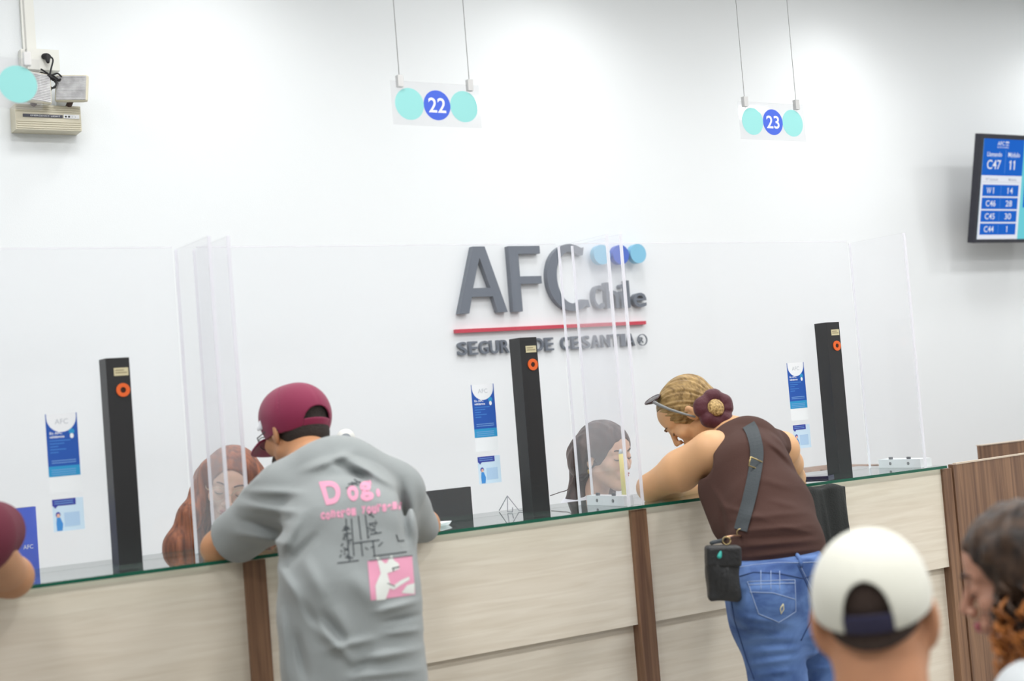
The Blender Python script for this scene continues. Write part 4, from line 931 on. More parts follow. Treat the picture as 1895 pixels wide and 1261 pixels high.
def clerk_red():
    H = Fr(P(427, 900, 4.22), 205, 14, -13, .98); cx, cy = float(H.o[0])-.01, float(H.o[1])+.09; zt = float(H.o[2])-.185
    t = empty('person', (cx, cy, 0), 'clerk with long auburn hair and thin glasses sitting behind the left acrylic divider', 'person')
    az = math.radians(200); fw, la, el = torso_seated(t, cx, cy, zt, az, NAVYC, label='navy_blouse')
    f = Fld(*bounds([H.o+(0, 0, .1), (cx, cy, zt-.4), (cx, cy-.42, zt-.3), (cx-.2, cy, zt-.3), (cx+.25, cy, zt)], .13), .0038)
    head(f, H, 1); neck(f, H, (cx, cy-.01, zt-.03), .046, .055); limb(f, [(cx, cy, zt-.03), (cx, cy, zt-.3)], [.05, .09], .03)
    for e, h_, s in el: limb(f, [(cx, cy, zt-.08), (cx, cy, zt-.08)+la*.15*s, e], [.045, .04, .035], .03)
    hidden_hands(f, el, fw, la); put('body', f, SK_LIGHT, t)
    HB = hairmat('hair_auburn', (88, 46, 32), (158, 92, 58), 80, (1, 1, .05)); DKH = mat('brow_brown', (70, 42, 34), .7)
    face_parts(H, t, (178, 84, 88), DKH)
    f = Fld(*bounds([H.o+(0, 0, .09), P(300, 1035, 4.3), P(505, 1000, 4.3)], .12), .0040)
    for q in (H.ell((0, -.008, .038), (.089, .108, .091)), H.ell((0, -.045, -.03), (.088, .075, .09))): f.add(q, .02)
    L = [H.pt((.072, .012, .04)), H.pt((.086, .010, -.03)), P(352, 955, 4.22), P(330, 1010, 4.22), P(322, 1065, 4.22)]; limb(f, L, [.034, .030, .034, .040, .040], .03)
    L2 = [H.pt((.070, -.05, .0)), P(372, 950, 4.30), P(350, 1010, 4.30), P(345, 1070, 4.3)]; limb(f, L2, [.05, .05, .05, .05], .03)
    Rr = [H.pt((-.070, .012, .045)), H.pt((-.084, .008, -.03)), P(486, 950, 4.26), P(500, 1010, 4.28), P(505, 1070, 4.28)]; limb(f, Rr, [.034, .030, .034, .036, .035], .03)
    f.cut(H.ell((0, .094, -.024), (.066, .075, .100)), .008); f.cut(H.cap((0, .05, -.06), (0, .02, -.30), .045, .05), .02)
    put('hair', f, HB, t, label='long straight auburn hair')
    g = empty('glasses', H.o); g.parent = t; g.location = Vector(H.o)-t.location; GM = mat('thin_metal', (196, 176, 150), .3, metal=.8)
    for s_ in (-1, 1):
        tb('rim', H.pt([(s_*.033+.024*math.cos(a), .108-.006*abs(math.cos(a)), .000+.022*math.sin(a)) for a in [2*math.pi*k/24 for k in range(25)]]), .0013, GM, g, n=6)
        tb('temple', H.pt([(s_*.057, .102, .006), (s_*.072, .08, .008), (s_*.080, 0, .008)]), .0013, GM, g, n=6)
    tb('bridge', H.pt([(-.009, .108, .004), (0, .113, .007), (.009, .108, .004)]), .0013, GM, g, n=6)
    legs_seated(t, cx, cy, .72, fw, la, DARKC, SHOE); stool(cx, cy, .70, 'dark padded stool under the red-haired clerk behind the counter')
clerk_red()
def clerk_dark():
    H = Fr(P(1119, 843, 4.22), 168, 10, 3, 1.0); cx, cy = float(H.o[0])-.03, float(H.o[1])+.10; zt = float(H.o[2])-.185
    t = empty('person', (cx, cy, 0), 'clerk with long dark hair and white blouse sitting behind the middle acrylic divider', 'person')
    az = math.radians(175); fw, la, el = torso_seated(t, cx, cy, zt, az, mat('white_blouse', (226, 228, 236), .8), label='white_blouse', w_=.18)
    f = Fld(*bounds([H.o+(0, 0, .1), (cx, cy, zt-.4), (cx, cy-.42, zt-.3), (cx-.2, cy, zt-.3), (cx+.25, cy, zt)], .13), .0038)
    head(f, H, 1); neck(f, H, (cx, cy-.01, zt-.03), .046, .055); limb(f, [(cx, cy, zt-.03), (cx, cy, zt-.3)], [.05, .09], .03)
    for e, h_, s in el: limb(f, [(cx, cy, zt-.08), (cx, cy, zt-.08)+la*.16*s, e], [.045, .04, .035], .03)
    hidden_hands(f, el, fw, la); put('body', f, SK_LIGHT, t)
    HB = hairmat('hair_dark', (38, 28, 28), (84, 66, 62), 50, (1, 1, .10)); face_parts(H, t, (176, 84, 84), mat('brow_black', (44, 32, 30), .7))
    f = Fld(*bounds([H.o+(0, 0, .09), P(1040, 930, 4.3), P(1150, 930, 4.35)], .13), .0038)
    f.add(H.ell((0, -.008, .038), (.086, .108, .090)), .02)
    f.keep(lambda X, Y, Z: X*0+Y*0+Z*0-1)
    L = [H.pt((.066, -.03, .03)), H.pt((.083, -.045, -.03)), P(1078, 880, 4.31), P(1068, 930, 4.31)]; limb(f, L, [.045, .034, .040, .045], .03)
    L = [H.pt((.04, -.07, .0)), P(1110, 900, 4.36), P(1100, 950, 4.36)]; limb(f, L, [.06, .055, .055], .03)
    f.cut(H.ell((0, .108, -.030), (.078, .080, .104)), .012); f.cut(H.ell((.080, .010, -.020), (.018, .018, .026)), .006); f.cut(H.cap((0, .05, -.06), (0, .03, -.25), .05, .05), .02)
    f.warp(lambda X, Y, Z: .0012*np.sin(X*230+Z*30+Y*60))
    put('hair', f, HB, t, label='long straight dark hair')
    tb('hair_strand', spline([P(1062, 880, 4.24), P(1052, 905, 4.2), P(1035, 912, 4.2), P(1018, 918, 4.2)], 5), .0016, HB, t, n=5)
    GO = mat('gold_earring', (212, 176, 100), .25, metal=.9)
    e = H.pt((.082, -.004, -.045)); f = Fld(e-.02, e+.02, .0015); f.add(sph(e, .005), .003).add(sph(e-(0, 0, .008), .004), .003); put('earring', f, GO, t)
    n0 = A3((cx, cy-.015, zt-.005)); f = Fld(n0-.13, n0+.13, .004)
    for k in range(20):
        a = 2*math.pi*k/20; b_ = 2*math.pi*(k+1)/20; q = lambda t_: n0+A3((.062*math.cos(t_), .055*math.sin(t_), -.012*math.sin(-t_)-.01)); f.add(cap(q(a), q(b_), .021), .006)
    put('scarf', f, mat('navy_scarf', (38, 36, 66), .8), t)
    legs_seated(t, cx, cy, .72, fw, la, DARKC, SHOE); stool(cx, cy, .70, 'dark padded stool under the dark-haired clerk behind the counter')
clerk_dark()

# ---- waiting people in the foreground
def bench(x0, x1, y, az, label):
    t = empty('waiting_bench', ((x0+x1)/2, y, 0), label, 'bench'); m = mat('bench_shell', (70, 74, 82), .5)
    bx('beam', x0, x1, y-.05, y+.0, .36, .40, STEEL, t)
    for x in (x0+.1, x1-.1):
        bx('leg', x-.02, x+.02, y-.22, y+.20, .0, .03, STEEL, t); bx('leg', x-.02, x+.02, y-.04, y-.01, .03, .36, STEEL, t)
    n = max(1, round((x1-x0)/.5))
    for k in range(n):
        a = x0+(x1-x0)*k/n+.02; b = x0+(x1-x0)*(k+1)/n-.02
        bx('seat', a, b, y-.20, y+.22, .40, .44, m, t, bevel=.01); bx('backrest', a, b, y-.25, y-.21, .44, .82, m, t, bevel=.01)
def man_white():
    H = Fr(PD(1619, 1142, 2.14), 50, 2, -3, .935); o = H.o; cx, cy = float(o[0])-.03, float(o[1])-.03; zt = float(o[2])-.20
    t = empty('person', (cx, cy, 0), 'seated man seen from behind in a white baseball cap with dark cropped hair', 'person')
    az = math.radians(46); DS = mat('charcoal_shirt', (46, 42, 42), .9); fw = A3((math.sin(az), math.cos(az), 0)); la = A3((math.cos(az), -math.sin(az), 0)); c = A3((cx, cy, zt))
    f = Fld(*bounds([o+(0, 0, .1), c-(.25, .25, .35), c+(.45, .45, 0)], .13), .0042)
    head(f, H, 0, 1.35); neck(f, H, c, .066, .074); limb(f, [c, c-(0, 0, .3)], [.06, .11], .04); el = []
    for s in (-1, 1):
        a = c+la*.17*s-(0, 0, .06); e = a+la*.04*s+fw*.06-(0, 0, .27); h_ = e+fw*.22-la*.08*s+(0, 0, .0); limb(f, [c-(0, 0, .05), a, e, h_], [.06, .05, .042, .03], .03); hand(f, h_, fw-la*.3*s, (0, 0, -1), -la*s, .6)
        el.append((a, e))
    put('body', f, SK_ROSE, t)
    scalp(H, t, mat('hair_nape', (62, 48, 42), .9, bump=.6, bscale=260), .003, line=(.045, .06, .9, .5), low=-.040, name='hair', label='dark cropped hair below the cap')
    face_parts(H, t, (150, 90, 80), mat('brow_dark', (40, 30, 26), .7))
    ballcap(H, t, mat('cream_twill', (214, 214, 203), .75, bump=.08, bscale=420, sheen=.3), mat('navy_strap', (36, 34, 66), .6), half=.036, arch=.050, tilt=.30, z0=.022, infl=.006, label='navy', brimm=mat('navy_brim', (40, 42, 80), .6))
    f = Fld(c-(.35, .35, zt-.40), c+(.35, .35, .06), .007)
    f.add(flat((cx, cy, .52), c-(0, 0, .2), .165, .165, fw, 1.3), .03).add(flat(c-(0, 0, .2), c-(0, 0, .07), .165, .15, fw, 1.3), .04).add(cap(c-la*.15-(0, 0, .06), c+la*.15-(0, 0, .06), .066), .05).add(cap(c-(0, 0, .06), c-(0, 0, .03), .072, .072), .03)
    for a, e in el: f.add(cap(a, a+(e-a)*.75, .068, .060), .03)
    put('t_shirt', f, DS, t); legs_seated(t, cx, cy, .46, fw, la, DARKC, SHOE)
    return cx, cy
WX, WY = man_white()
def woman_curly():
    H = Fr(PD(1902, 1070, 2.50), -38, 14, 0, 1.05); o = H.o; cx, cy = float(o[0])+.06, float(o[1])-.07; zt = float(o[2])-.135
    t = empty('person', (cx, cy, 0), 'seated woman in profile with curly dark hair turning copper and a pale grey top', 'person')
    az = math.radians(0); fw = A3((math.sin(az), math.cos(az), 0)); la = A3((math.cos(az), -math.sin(az), 0)); c = A3((cx, cy, zt))
    f = Fld(*bounds([o+(0, 0, .1), c-(.30, .10, .35), c+(.30, .45, 0)], .13), .0042)
    head(f, H, 1); neck(f, H, c, .048, .056); limb(f, [c, c-(0, 0, .3)], [.055, .10], .04); el = []
    for s in (-1, 1):
        a = c+la*.165*s-(0, 0, .06); e = a+la*.04*s+fw*.06-(0, 0, .27); h_ = e+fw*.22-la*.08*s; limb(f, [c-(0, 0, .05), a, e, h_], [.055, .045, .038, .027], .03); hand(f, h_, fw-la*.3*s, (0, 0, -1), -la*s, .6, .92); el.append((a, e, h_))
    put('body', f, mat('skin_olive', (184, 136, 114), .5, sss=.08, mottle=.05, mscale=14), t)
    face_parts(H, t, (168, 72, 90), mat('brow_soft', (60, 42, 34), .7))
    HD = hairmat('hair_curly_dark', (34, 28, 26), (78, 60, 48), 40, (1, 1, 1)); HC = hairmat('hair_copper', (110, 62, 28), (184, 116, 58), 40, (1, 1, 1))
    f = Fld((-.15, -.18, -.16), (.15, .14, .17), .0032)
    f.add(ell((0, -.012, .038), (.092, .110, .092)), .01).add(ell((0, -.05, -.04), (.10, .085, .09)), .03).add(ell((-.070, .0, .022), (.028, .046, .066)), .02).add(ell((.070, .0, .022), (.028, .046, .066)), .02)
    f.cut(ell((0, .120, -.020), (.120, .086, .108)), .010)
    f.warp(lambda X, Y, Z: .005*np.sin(X*95+Y*60)*np.sin(Z*85+Y*45)*np.sin(Y*80+1)); put('hair', f, HD, t, H, 'dark curly hair')
    rr = random.Random(5); bmd = bmesh.new(); bmc = bmesh.new()
    for k in range(190):
        a = rr.uniform(math.radians(95), math.radians(318)) if k < 165 else rr.uniform(math.radians(40), math.radians(80)); ang = a+math.pi/2      # angle 0 is the face
        x0 = math.sin(a)*.092; y0 = math.cos(a)*.092-.02; L = rr.uniform(.08, .17) if k < 165 else rr.uniform(.12, .22); z0 = rr.uniform(-.03, .07)
        if a > 4.7: z0 = rr.uniform(-.03, .03)
        if a < 1.5: z0 = rr.uniform(-.09, -.05)
        ph = rr.random()*6; r = rr.uniform(.006, .012); pts = []; n = 30
        for j in range(n+1):
            u = j/n; w_ = 1+.28*math.sin(u*2.2); q = H.pt((x0*w_, y0*w_, z0)); q = q+A3((0, 0, -L*u)); q = q+A3((math.cos(ph+u*L*150), math.sin(ph+u*L*150), 0))*r; pts.append(q)
        cut = int(n*rr.uniform(.25, .5)); th = rr.uniform(.0028, .0045)
        tube(bmd, pts[:cut+1], th, 5); tube(bmc, pts[cut:], [th*(1-.6*i/(n-cut)) for i in range(n-cut+1)], 5)
    fin('curls', bmd, HD, t, smooth=True); o2 = fin('curls', bmc, HC, t, smooth=True); o2['label'] = 'copper curl ends'
    f = Fld(c-(.35, .35, zt-.40), c+(.35, .45, .06), .007)
    f.add(flat((cx, cy, .52), c-(0, 0, .2), .155, .155, fw, 1.25), .03).add(flat(c-(0, 0, .2), c-(0, 0, .07), .155, .14, fw, 1.3), .04).add(cap(c-la*.15-(0, 0, .05), c+la*.15-(0, 0, .05), .064), .05).add(cap(c-(0, 0, .06), c-(0, 0, .005), .072, .066), .03)
    for a, e, h_ in el: limb(f, [a, e, e+(h_-e)*.7], [.062, .050, .042], .03)
    put('sweatshirt', f, mat('pale_grey_fleece', (206, 212, 216), .9, bump=.2, bscale=300), t); legs_seated(t, cx, cy, .46, fw, la, DARKC, SHOE)
    return cx, cy
QX, QY = woman_curly()
bench(1.25, 2.35, 1.52, 0, 'dark seat bench under the two waiting people in the foreground')

# ---- customer cut by the left edge
def customer_left():
    e = P(22, 1068, 3.63); e2 = A3((.32, 3.72, 1.19)); c = A3((.46, 3.30, 1.36)); t = empty('person', (.46, 3.2, 0), 'customer in a maroon t-shirt cut by the left edge, elbow at the counter', 'person')
    H = Fr((.46, 3.42, 1.56), -5, 18, 0); sh = [c+(-.19, 0, -.04), c+(.17, 0, -.05)]
    w1 = A3((.52, 3.84, 1.185)); w2 = A3((.42, 3.86, 1.19))
    f = Fld(*bounds([H.o+(0, 0, .1), c-(.3, .1, .4), e, (w2[0]-.1, 3.9, 1.2), (e[0], 3.9, 1.2)], .12), .0048)
    head(f, H); neck(f, H, c, .06, .068); limb(f, [c, (.46, 3.2, 1.0)], [.07, .12], .04)
    for s, el, w_ in ((sh[0], A3((.22, 3.72, 1.195)), w2-(.05, 0, 0)), (sh[1], e, w1)):
        limb(f, [c, s, el, (el+w_)/2, w_], [.06, .056, .046, .043, .028], .03); hand(f, w_, (w_-el)*(1, 1, 0), (0, 0, -1), (0, 1, 0), .5)
    put('body', f, SK_TAN, t); face_parts(H, t, (150, 90, 76), mat('brow_dark', (40, 30, 26), .7))
    scalp(H, t, MC['hair_cropped'], .008, name='hair', low=-.06)
    f = Fld((.05, 3.0, .74), (.92, 3.75, 1.46), .006)
    f.add(flat((.46, 3.18, .80), (.46, 3.22, 1.05), .185, .175, (0, 1, 0), 1.3), .03).add(flat((.46, 3.22, 1.05), (.46, 3.28, 1.25), .175, .165, (0, 1, 0), 1.3), .03).add(cap(sh[0], sh[1], .078), .05).add(cap(c-(0, 0, .03), c, .07, .068), .03)
    cR = P(-10, 984, 3.54); limb(f, [sh[1], cR], [.078, .072], .04); d = (cR-sh[1])/np.linalg.norm(cR-sh[1])
    f.cut((lambda X, Y, Z: -((X-cR[0])*d[0]+(Y-cR[1])*d[1]+(Z-cR[2])*d[2]), cR-.12, cR+.12), .004)
    limb(f, [sh[0], (sh[0]+A3((.22, 3.72, 1.195)))/2], [.078, .07], .04); f.keep(lambda X, Y, Z: (.78-Z)+0*X+0*Y)
    put('t_shirt', f, mat('maroon_jersey', (98, 34, 52), .9, bump=.2, bscale=400), t)
    f = Fld((.2, 2.95, .06), (.75, 3.5, .86), .009); fl = [(.36, 3.16, .09), (.57, 3.14, .09)]
    for q in fl: limb(f, [(.46+(q[0]-.46)*.85, 3.18, .78), (q[0], q[1]+.02, .46), q], [.10, .075, .058], .03)
    put('trousers', f, DARKC, t); shoes(t, fl, (0, 1, 0), SHOE)
customer_left()

# ------------------------------------------------------------------ emergency lamp unit on the wall
def emergency():
    a, b = P(22, 237, 5.9), P(153, 238, 5.9); x0, x1, z0 = float(a[0]), float(b[0]), float(a[2]); z1 = float(P(152, 196, 5.9)[2]); BEI = mat('beige_plastic', (212, 206, 186), .5)
    x0 += .02
    t = empty('emergency_light', ((x0+x1)/2, 5.98, z0), 'beige twin-head emergency light mounted on the back wall, upper left', 'emergency light')
    bm = bmesh.new(); box(bm, x0, x1, 5.915, 6.0, z0, z1); o = fin('housing', bm, BEI, t, bevel=.004)
    bm = bmesh.new()
    for k in range(4): box(bm, x0+.004, x1-.004, 5.912, 5.916, z0+.006+.009*k, z0+.011+.009*k)
    for k in range(3): box(bm, x0+.004, x1-.004, 5.912, 5.916, z1-.010-.009*k, z1-.005-.009*k)
    fin('rib', bm, BEI, t)
    zc = (z0+z1)/2+.006
    bx('name_strip', x0+.03, x0+.19, 5.911, 5.915, zc-.006, zc+.006, mat('strip_dark', (58, 60, 76), .4), t)
    text_fit('name_strip_print', 'EMERGENCY LIGHT', PAPER, t, (x0+.12, 5.9108, zc), (1, 0, 0), (0, 0, 1), w=.12, h=.006, thick=-.0004)
    c = bx('control_strip', x0+.195, x1-.008, 5.911, 5.915, zc-.007, zc+.009, PAPER, t)
    for k, dk in ((0, 1), (1, 1), (2, 0), (3, 0)):
        fin('button' if dk else 'indicator', disc(bmesh.new(), (x0+.203+.013*k, 5.9105, zc), .004 if dk else .002, (1, 0, 0), (0, 0, 1), -.001, 14), BLACK if dk else STEEL, c)
    LENS = mat('ribbed_lens', (214, 214, 216), .22, metal=.5, mottle=.25, mscale=30)
    def lampHead(px, py, az, w_=.135, h_=.115):
        c = P(px, py, 5.86); R_ = rotm('z', az)@rotm('x', -6)@rotm('y', 4); g = empty('lamp_head', c); g.parent = t; g.location = Vector(c)-t.location
        M = Matrix([list(R_[i])+[c[i]] for i in range(3)]+[[0, 0, 0, 1]])
        f = Fld(c-.14, c+.14, .0035); f.add(rbox(c+R_@A3((0, .028, 0)), (w_/2-.012, .026, h_/2-.010), .02, R_), .01).add(rbox(c, (w_/2, .010, h_/2), .008, R_), .02); put('shell', f, BEI, g)
        bm = bmesh.new(); n = 16
        for k in range(n):
            z = -h_/2+.008+(h_-.016)*k/n; box(bm, -w_/2+.007, w_/2-.007, -.0135, -.009, z, z+(h_-.016)/n*.72, M)
        box(bm, -w_/2+.007, w_/2-.007, -.0115, -.008, -h_/2+.006, h_/2-.006, M); fin('lens', bm, LENS, g)
        b = c+A3((.0, .03, -h_/2)); tb('swivel', [b+(0, 0, .012), (b[0], 5.94, z1-.002)], .012, mat('brown_plastic', (84, 66, 60), .6), g, n=10)
    lampHead(66, 162, 12, .13, .13); lampHead(133, 164, -30)
    # bracket plate
    bx('mount_plate', float(P(92, 0, 5.96)[0]), float(P(118, 0, 5.96)[0]), 5.95, 5.965, z1, z1+.10, WHITE, t)
    # socket box
    a, b = P(48, 90, 5.94), P(110, 132, 5.94); s = empty('socket_box', ((a[0]+b[0])/2, 5.97, b[2]), 'white plastic socket box with a black plug above the emergency light', 'socket')
    WP = mat('white_plastic', (228, 228, 222), .35); bx('box', a[0], b[0], 5.93, 6.0, b[2], a[2], WP, s, bevel=.012)
    bx('back_box', a[0]-.018, a[0]+.05, 5.955, 6.0, b[2]-.004, a[2]+.002, WP, s, bevel=.006)
    p = P(87, 108, 5.915); k = empty('power_cord', p, 'black plug and tangled cord joining the socket box to the emergency light', 'cord'); BR = mat('black_rubber', (24, 22, 26), .6)
    f = Fld(A3(p)-.05, A3(p)+.05, .0025); f.add(cap(p+(-.008, .010, .010), p+(.010, .010, .010), .012, .010), .01).add(cap(p+(0, 0, .008), p+(.0, -.012, -.018), .013, .007), .01); put('plug', f, BR, k)
    Q = lambda x, y, Y=5.87: P(x, y, Y)
    for pts in ([Q(95, 106, 5.90), Q(98, 112), Q(94, 130), Q(93, 142), Q(99, 148), Q(104, 156), Q(100, 163), Q(93, 160), Q(92, 150), Q(94, 140)],
                [Q(76, 128, 5.90), Q(88, 136), Q(95, 144), Q(110, 149)], [Q(94, 140), Q(106, 136), Q(114, 142, 5.86)], [Q(96, 142), Q(104, 150), Q(103, 158), Q(96, 164), Q(92, 172, 5.90), Q(91, 190, 5.93)], [Q(74, 134, 5.90), Q(90, 138), Q(98, 140), Q(108, 147), Q(112, 146)]):
        tb('cable', spline(pts, 6), .0035, BR, k, n=6)
    k = P(94, 142, 5.868); tb('cable_tie', [k-(.012, 0, -.008), k+(.012, 0, -.012)], .008, BR, bpy.data.objects['power_cord'], n=8)
    xa, xb = float(P(40, 60, 5.99)[0]), float(P(64, 60, 5.99)[0])
    T(bx('cable_trunking', xa, xb, 5.978, 6.0, float(a[2]), CEIL, WP, bevel=.002), 'white cable trunking running up the wall above the socket box', 'trunking')
emergency()

# ------------------------------------------------------------------ wall screen
def tv():
    a = P(1816, 247, 5.62); b = RW @ np.array([1801-CX, -(450-CY), -F]); tt = a[0]/b[0]; bb = CAM+tt*b
    up = a-bb; Ht = float(np.linalg.norm(up)); V = up/Ht; U = A3((1, 0, 0)); N = np.cross(U, V); Wt = Ht*1.78
    M = Matrix([[U[i], V[i], N[i], bb[i]] for i in range(3)]+[[0, 0, 0, 1]])
    t = empty('wall_screen', (float(a[0])+Wt/2, 5.8, float(bb[2])), 'black-framed queue display screen tilted forward high on the right of the wall', 'screen')
    def pl(name, x0, x1, y0, y1, z0, z1, m, par=None, bev=0): return fin(name, box(bmesh.new(), x0, x1, y0, y1, z0, z1, M), m, par or t, bevel=bev)
    bz = .028
    pl('bezel', 0, Wt, 0, Ht, -.045, 0, mat('glossy_black', (26, 26, 40), .25), bev=.004)
    sc = pl('display', bz, Wt-bz, bz*.8, Ht-bz, 0, .0008, glow('screen_teal', (112, 205, 216), 1.0))
    W_ = glow('screen_white', (232, 236, 246), .95); B_ = glow('screen_blue', (38, 104, 204), .95); G_ = glow('screen_grey', (170, 176, 190), .9); LB = glow('screen_line', (110, 160, 225), .9)
    pw = .355*Ht/.70*1.42; x0 = bz; ytop = Ht-bz; pw = Ht*.560
    pl('list_background', x0, x0+pw, bz*.8, ytop, .0008, .0012, W_, sc)
    yh = ytop-.335*Ht; pl('header', x0, x0+pw, yh, ytop, .0012, .0016, B_, sc)
    def tx(s, cx, cy, h, w=None, m=W_):
        if '1' in s:      # numerals with a drawn figure one
            n = len(s); cell = w/n if n > 1 else w; ch = [(c, cx+(k-(n-1)/2)*cell) for k, c in enumerate(s)]
            for c, x in ch:
                if c != '1': text_fit('lettering', c, m, sc, bb+U*(x-(cell*.2 if c == 'W' else 0))+V*cy+N*.0024, U, V, w=cell*(1.25 if c == 'W' else .86), h=h, thick=.0003, off=.008); continue
                g = h*.09; bm = bmesh.new(); q = [(g, -h/2), (g, h/2), (-g*.4, h/2), (-h*.22, h*.33), (-h*.22, h*.20), (-g, h*.30), (-g, -h/2)]
                f_ = [bm.verts.new(bb+U*(x+a_)+V*(cy+b_)+N*.0025) for a_, b_ in q]; g_ = [bm.verts.new(bb+U*(x+a_)+V*(cy+b_)+N*.0021) for a_, b_ in q]
                bm.faces.new(f_); bm.faces.new(g_[::-1])
                for k in range(7): bm.faces.new((f_[k], g_[k], g_[(k+1) % 7], f_[(k+1) % 7]))
                fin('lettering', bm, m, sc)
            return
        text_fit('lettering', s, m, sc, bb+U*cx+V*cy+N*.0024, U, V, w=w, h=h, thick=.0003, off=.008)
    xm = x0+pw*.50
    tx('AFC', x0+pw*.42, ytop-.040*Ht, .036*Ht, pw*.17); 
    for k in range(3): fin('logo_dot', disc(bmesh.new(), bb+U*(x0+pw*(.545+.028*k))+V*(ytop-.028*Ht)+N*.0022, .0052, U, V, .0003, 14), W_, sc)
    tx('Chile', x0+pw*.572, ytop-.052*Ht, .014*Ht, pw*.075); pl('logo_line', x0+pw*.33, x0+pw*.61, ytop-.071*Ht, ytop-.069*Ht, .0016, .002, W_, sc)
    tx('SEGURO DE CESANTIA', x0+pw*.47, ytop-.078*Ht, .007*Ht, pw*.28)
    tx('Llamando', x0+pw*.28, ytop-.140*Ht, .042*Ht, pw*.36); tx('Módulo', x0+pw*.76, ytop-.140*Ht, .044*Ht, pw*.29)
    pl('rule', x0+pw*.19, x0+pw*.37, ytop-.172*Ht, ytop-.169*Ht, .0016, .002, LB, sc); pl('rule', x0+pw*.67, x0+pw*.85, ytop-.172*Ht, ytop-.169*Ht, .0016, .002, LB, sc)
    pl('divider_line', xm+.02, xm+.0225, yh+.02*Ht, ytop-.10*Ht, .0016, .002, LB, sc)
    tx('C47', x0+pw*.28, ytop-.235*Ht, .085*Ht, pw*.34); tx('11', x0+pw*.74, ytop-.235*Ht, .085*Ht, pw*.19)
    tx('Nº Llamado', x0+pw*.26, yh-.035*Ht, .024*Ht, pw*.30, G_); tx('Módulo', x0+pw*.77, yh-.035*Ht, .024*Ht, pw*.20, G_)
    pl('rule', x0+pw*.03, x0+pw*.97, yh-.060*Ht, yh-.058*Ht, .0012, .002, G_, sc)
    for k, (l, r) in enumerate((('W1', '14'), ('C46', '28'), ('C45', '30'), ('C44', '1'))):
        y1 = yh-.085*Ht-k*.119*Ht; y0 = y1-.105*Ht
        fin('row', box(bmesh.new(), x0+pw*.05, x0+pw*.94, y0, y1, .0012, .0018, M), B_, sc); pl('row_divider', x0+pw*.50, x0+pw*.504, y0+.004, y1-.004, .0018, .0022, LB, sc)
        tx(l, x0+pw*.27, (y0+y1)/2, .056*Ht, pw*(.19 if k == 0 else .24)); tx(r, x0+pw*.72, (y0+y1)/2, .056*Ht, pw*(.06 if r == '1' else .16))
    pl('video_panel', x0+pw*1.08, Wt-bz*2, Ht*.33, Ht*.66, .0012, .0016, glow('screen_deep_blue', (28, 112, 214), .9), sc)
    # arm to the wall
    c = bb+U*Wt/2+V*Ht*.5; bx('mount', c[0]-.15, c[0]+.15, float(c[1])+.05, 6.0, float(c[2])-.12, float(c[2])+.12, BLACK, t)
tv()

# ------------------------------------------------------------------ desk side of the counter and loose things
MON = mat('monitor_black', (38, 40, 42), .4)
def monitor():
    a, b, c = P(776, 910, 4.42), P(871, 901, 4.42), P(868, 970, 4.42); zt = float(b[2]); x0, x1 = float(a[0])-.16, float(b[0]); t = empty('monitor', ((x0+x1)/2, 4.44, .74), 'black computer monitor seen from behind, right of the man in grey', 'monitor')
    bx('back_shell', x0, x1, 4.42, 4.445, zt-.22, zt, MON, t, bevel=.004); bx('display', x0+.006, x1-.006, 4.445, 4.447, zt-.214, zt-.006, mat('screen_off', (20, 20, 24), .1), t)
    bx('stand', (x0+x1)/2-.03, (x0+x1)/2+.03, 4.40, 4.42, .75, zt-.08, MON, t); bx('foot', (x0+x1)/2-.12, (x0+x1)/2+.12, 4.34, 4.52, .74, .755, MON, t, bevel=.003)
monitor()
LAM = MC['white_laminate']
for x0, x1, l in ((.45, 1.22, 'white side desk behind the counter carrying the blue display'), (1.88, 2.66, 'white side desk behind the counter carrying the black monitor')):
    t = empty('side_desk', ((x0+x1)/2, 4.45, 0), l, 'desk'); bx('desktop', x0, x1, 4.20, 4.72, .715, .74, LAM, t)
    for x in (x0+.02, x1-.02): bx('side_panel', x-.012, x+.012, 4.22, 4.70, 0, .715, LAM, t)
# blue panel at the left
a, b, c = P(-60, 953, 4.3), P(63, 938, 4.3), P(75, 1080, 4.3); x1 = float(c[0]); x0 = float(a[0]); z1 = float(b[2])
t = empty('blue_display', ((x0+x1)/2, 4.31, .74), 'blue lit display screen standing behind the glass at the left edge', 'display')
bx('display', x0, x1, 4.30, 4.304, z1-.27, z1, mat('display_blue', (58, 92, 214), .4), t); bx('shell', x0, x1, 4.304, 4.328, z1-.27, z1, MON, t)
bx('stand', (x0+x1)/2-.03, (x0+x1)/2+.03, 4.328, 4.345, .75, z1-.1, MON, t); bx('foot', (x0+x1)/2-.1, (x0+x1)/2+.1, 4.316, 4.45, .74, .752, MON, t)
text_fit('lettering', 'AFC', PAPER, t, (x1-.028, 4.2995, float(P(48, 1013, 4.3)[2])), (1, 0, 0), (0, 0, 1), w=.028, h=.012, thick=-.0006)
# webcam behind the man's shoulder
def webcam():
    c = P(640, 812, 4.25); x, y, z = map(float, c); t = empty('webcam', (x, y, .74), 'round white camera on a stem just behind the shoulder of the man in grey', 'camera'); WP = MC['white_plastic']
    f = Fld(A3(c)-.06, A3(c)+.06, .003); f.add(ell(c, (.032, .026, .032)), .01); put('head', f, WP, t)
    d = A3(CAM)-c; d[2] = 0; d /= np.linalg.norm(d); u = A3((-d[1], d[0], 0)); n_ = np.cross(d, u)
    fin('lens_ring', ring(bmesh.new(), c+d*.028, .009, .017, u, (0, 0, 1), .006), mat('ring_grey', (170, 176, 184), .3), t)
    fin('lens', disc(bmesh.new(), c+d*.026, .010, u, (0, 0, 1), .004, 20), mat('lens_grey', (150, 156, 164), .15), t)
    tb('stem', [(x, y+.01, .76), (x, y+.01, z-.02)], .008, WP, t); bx('foot', x-.04, x+.04, y-.03, y+.05, .74, .76, WP, t, bevel=.004)
webcam()
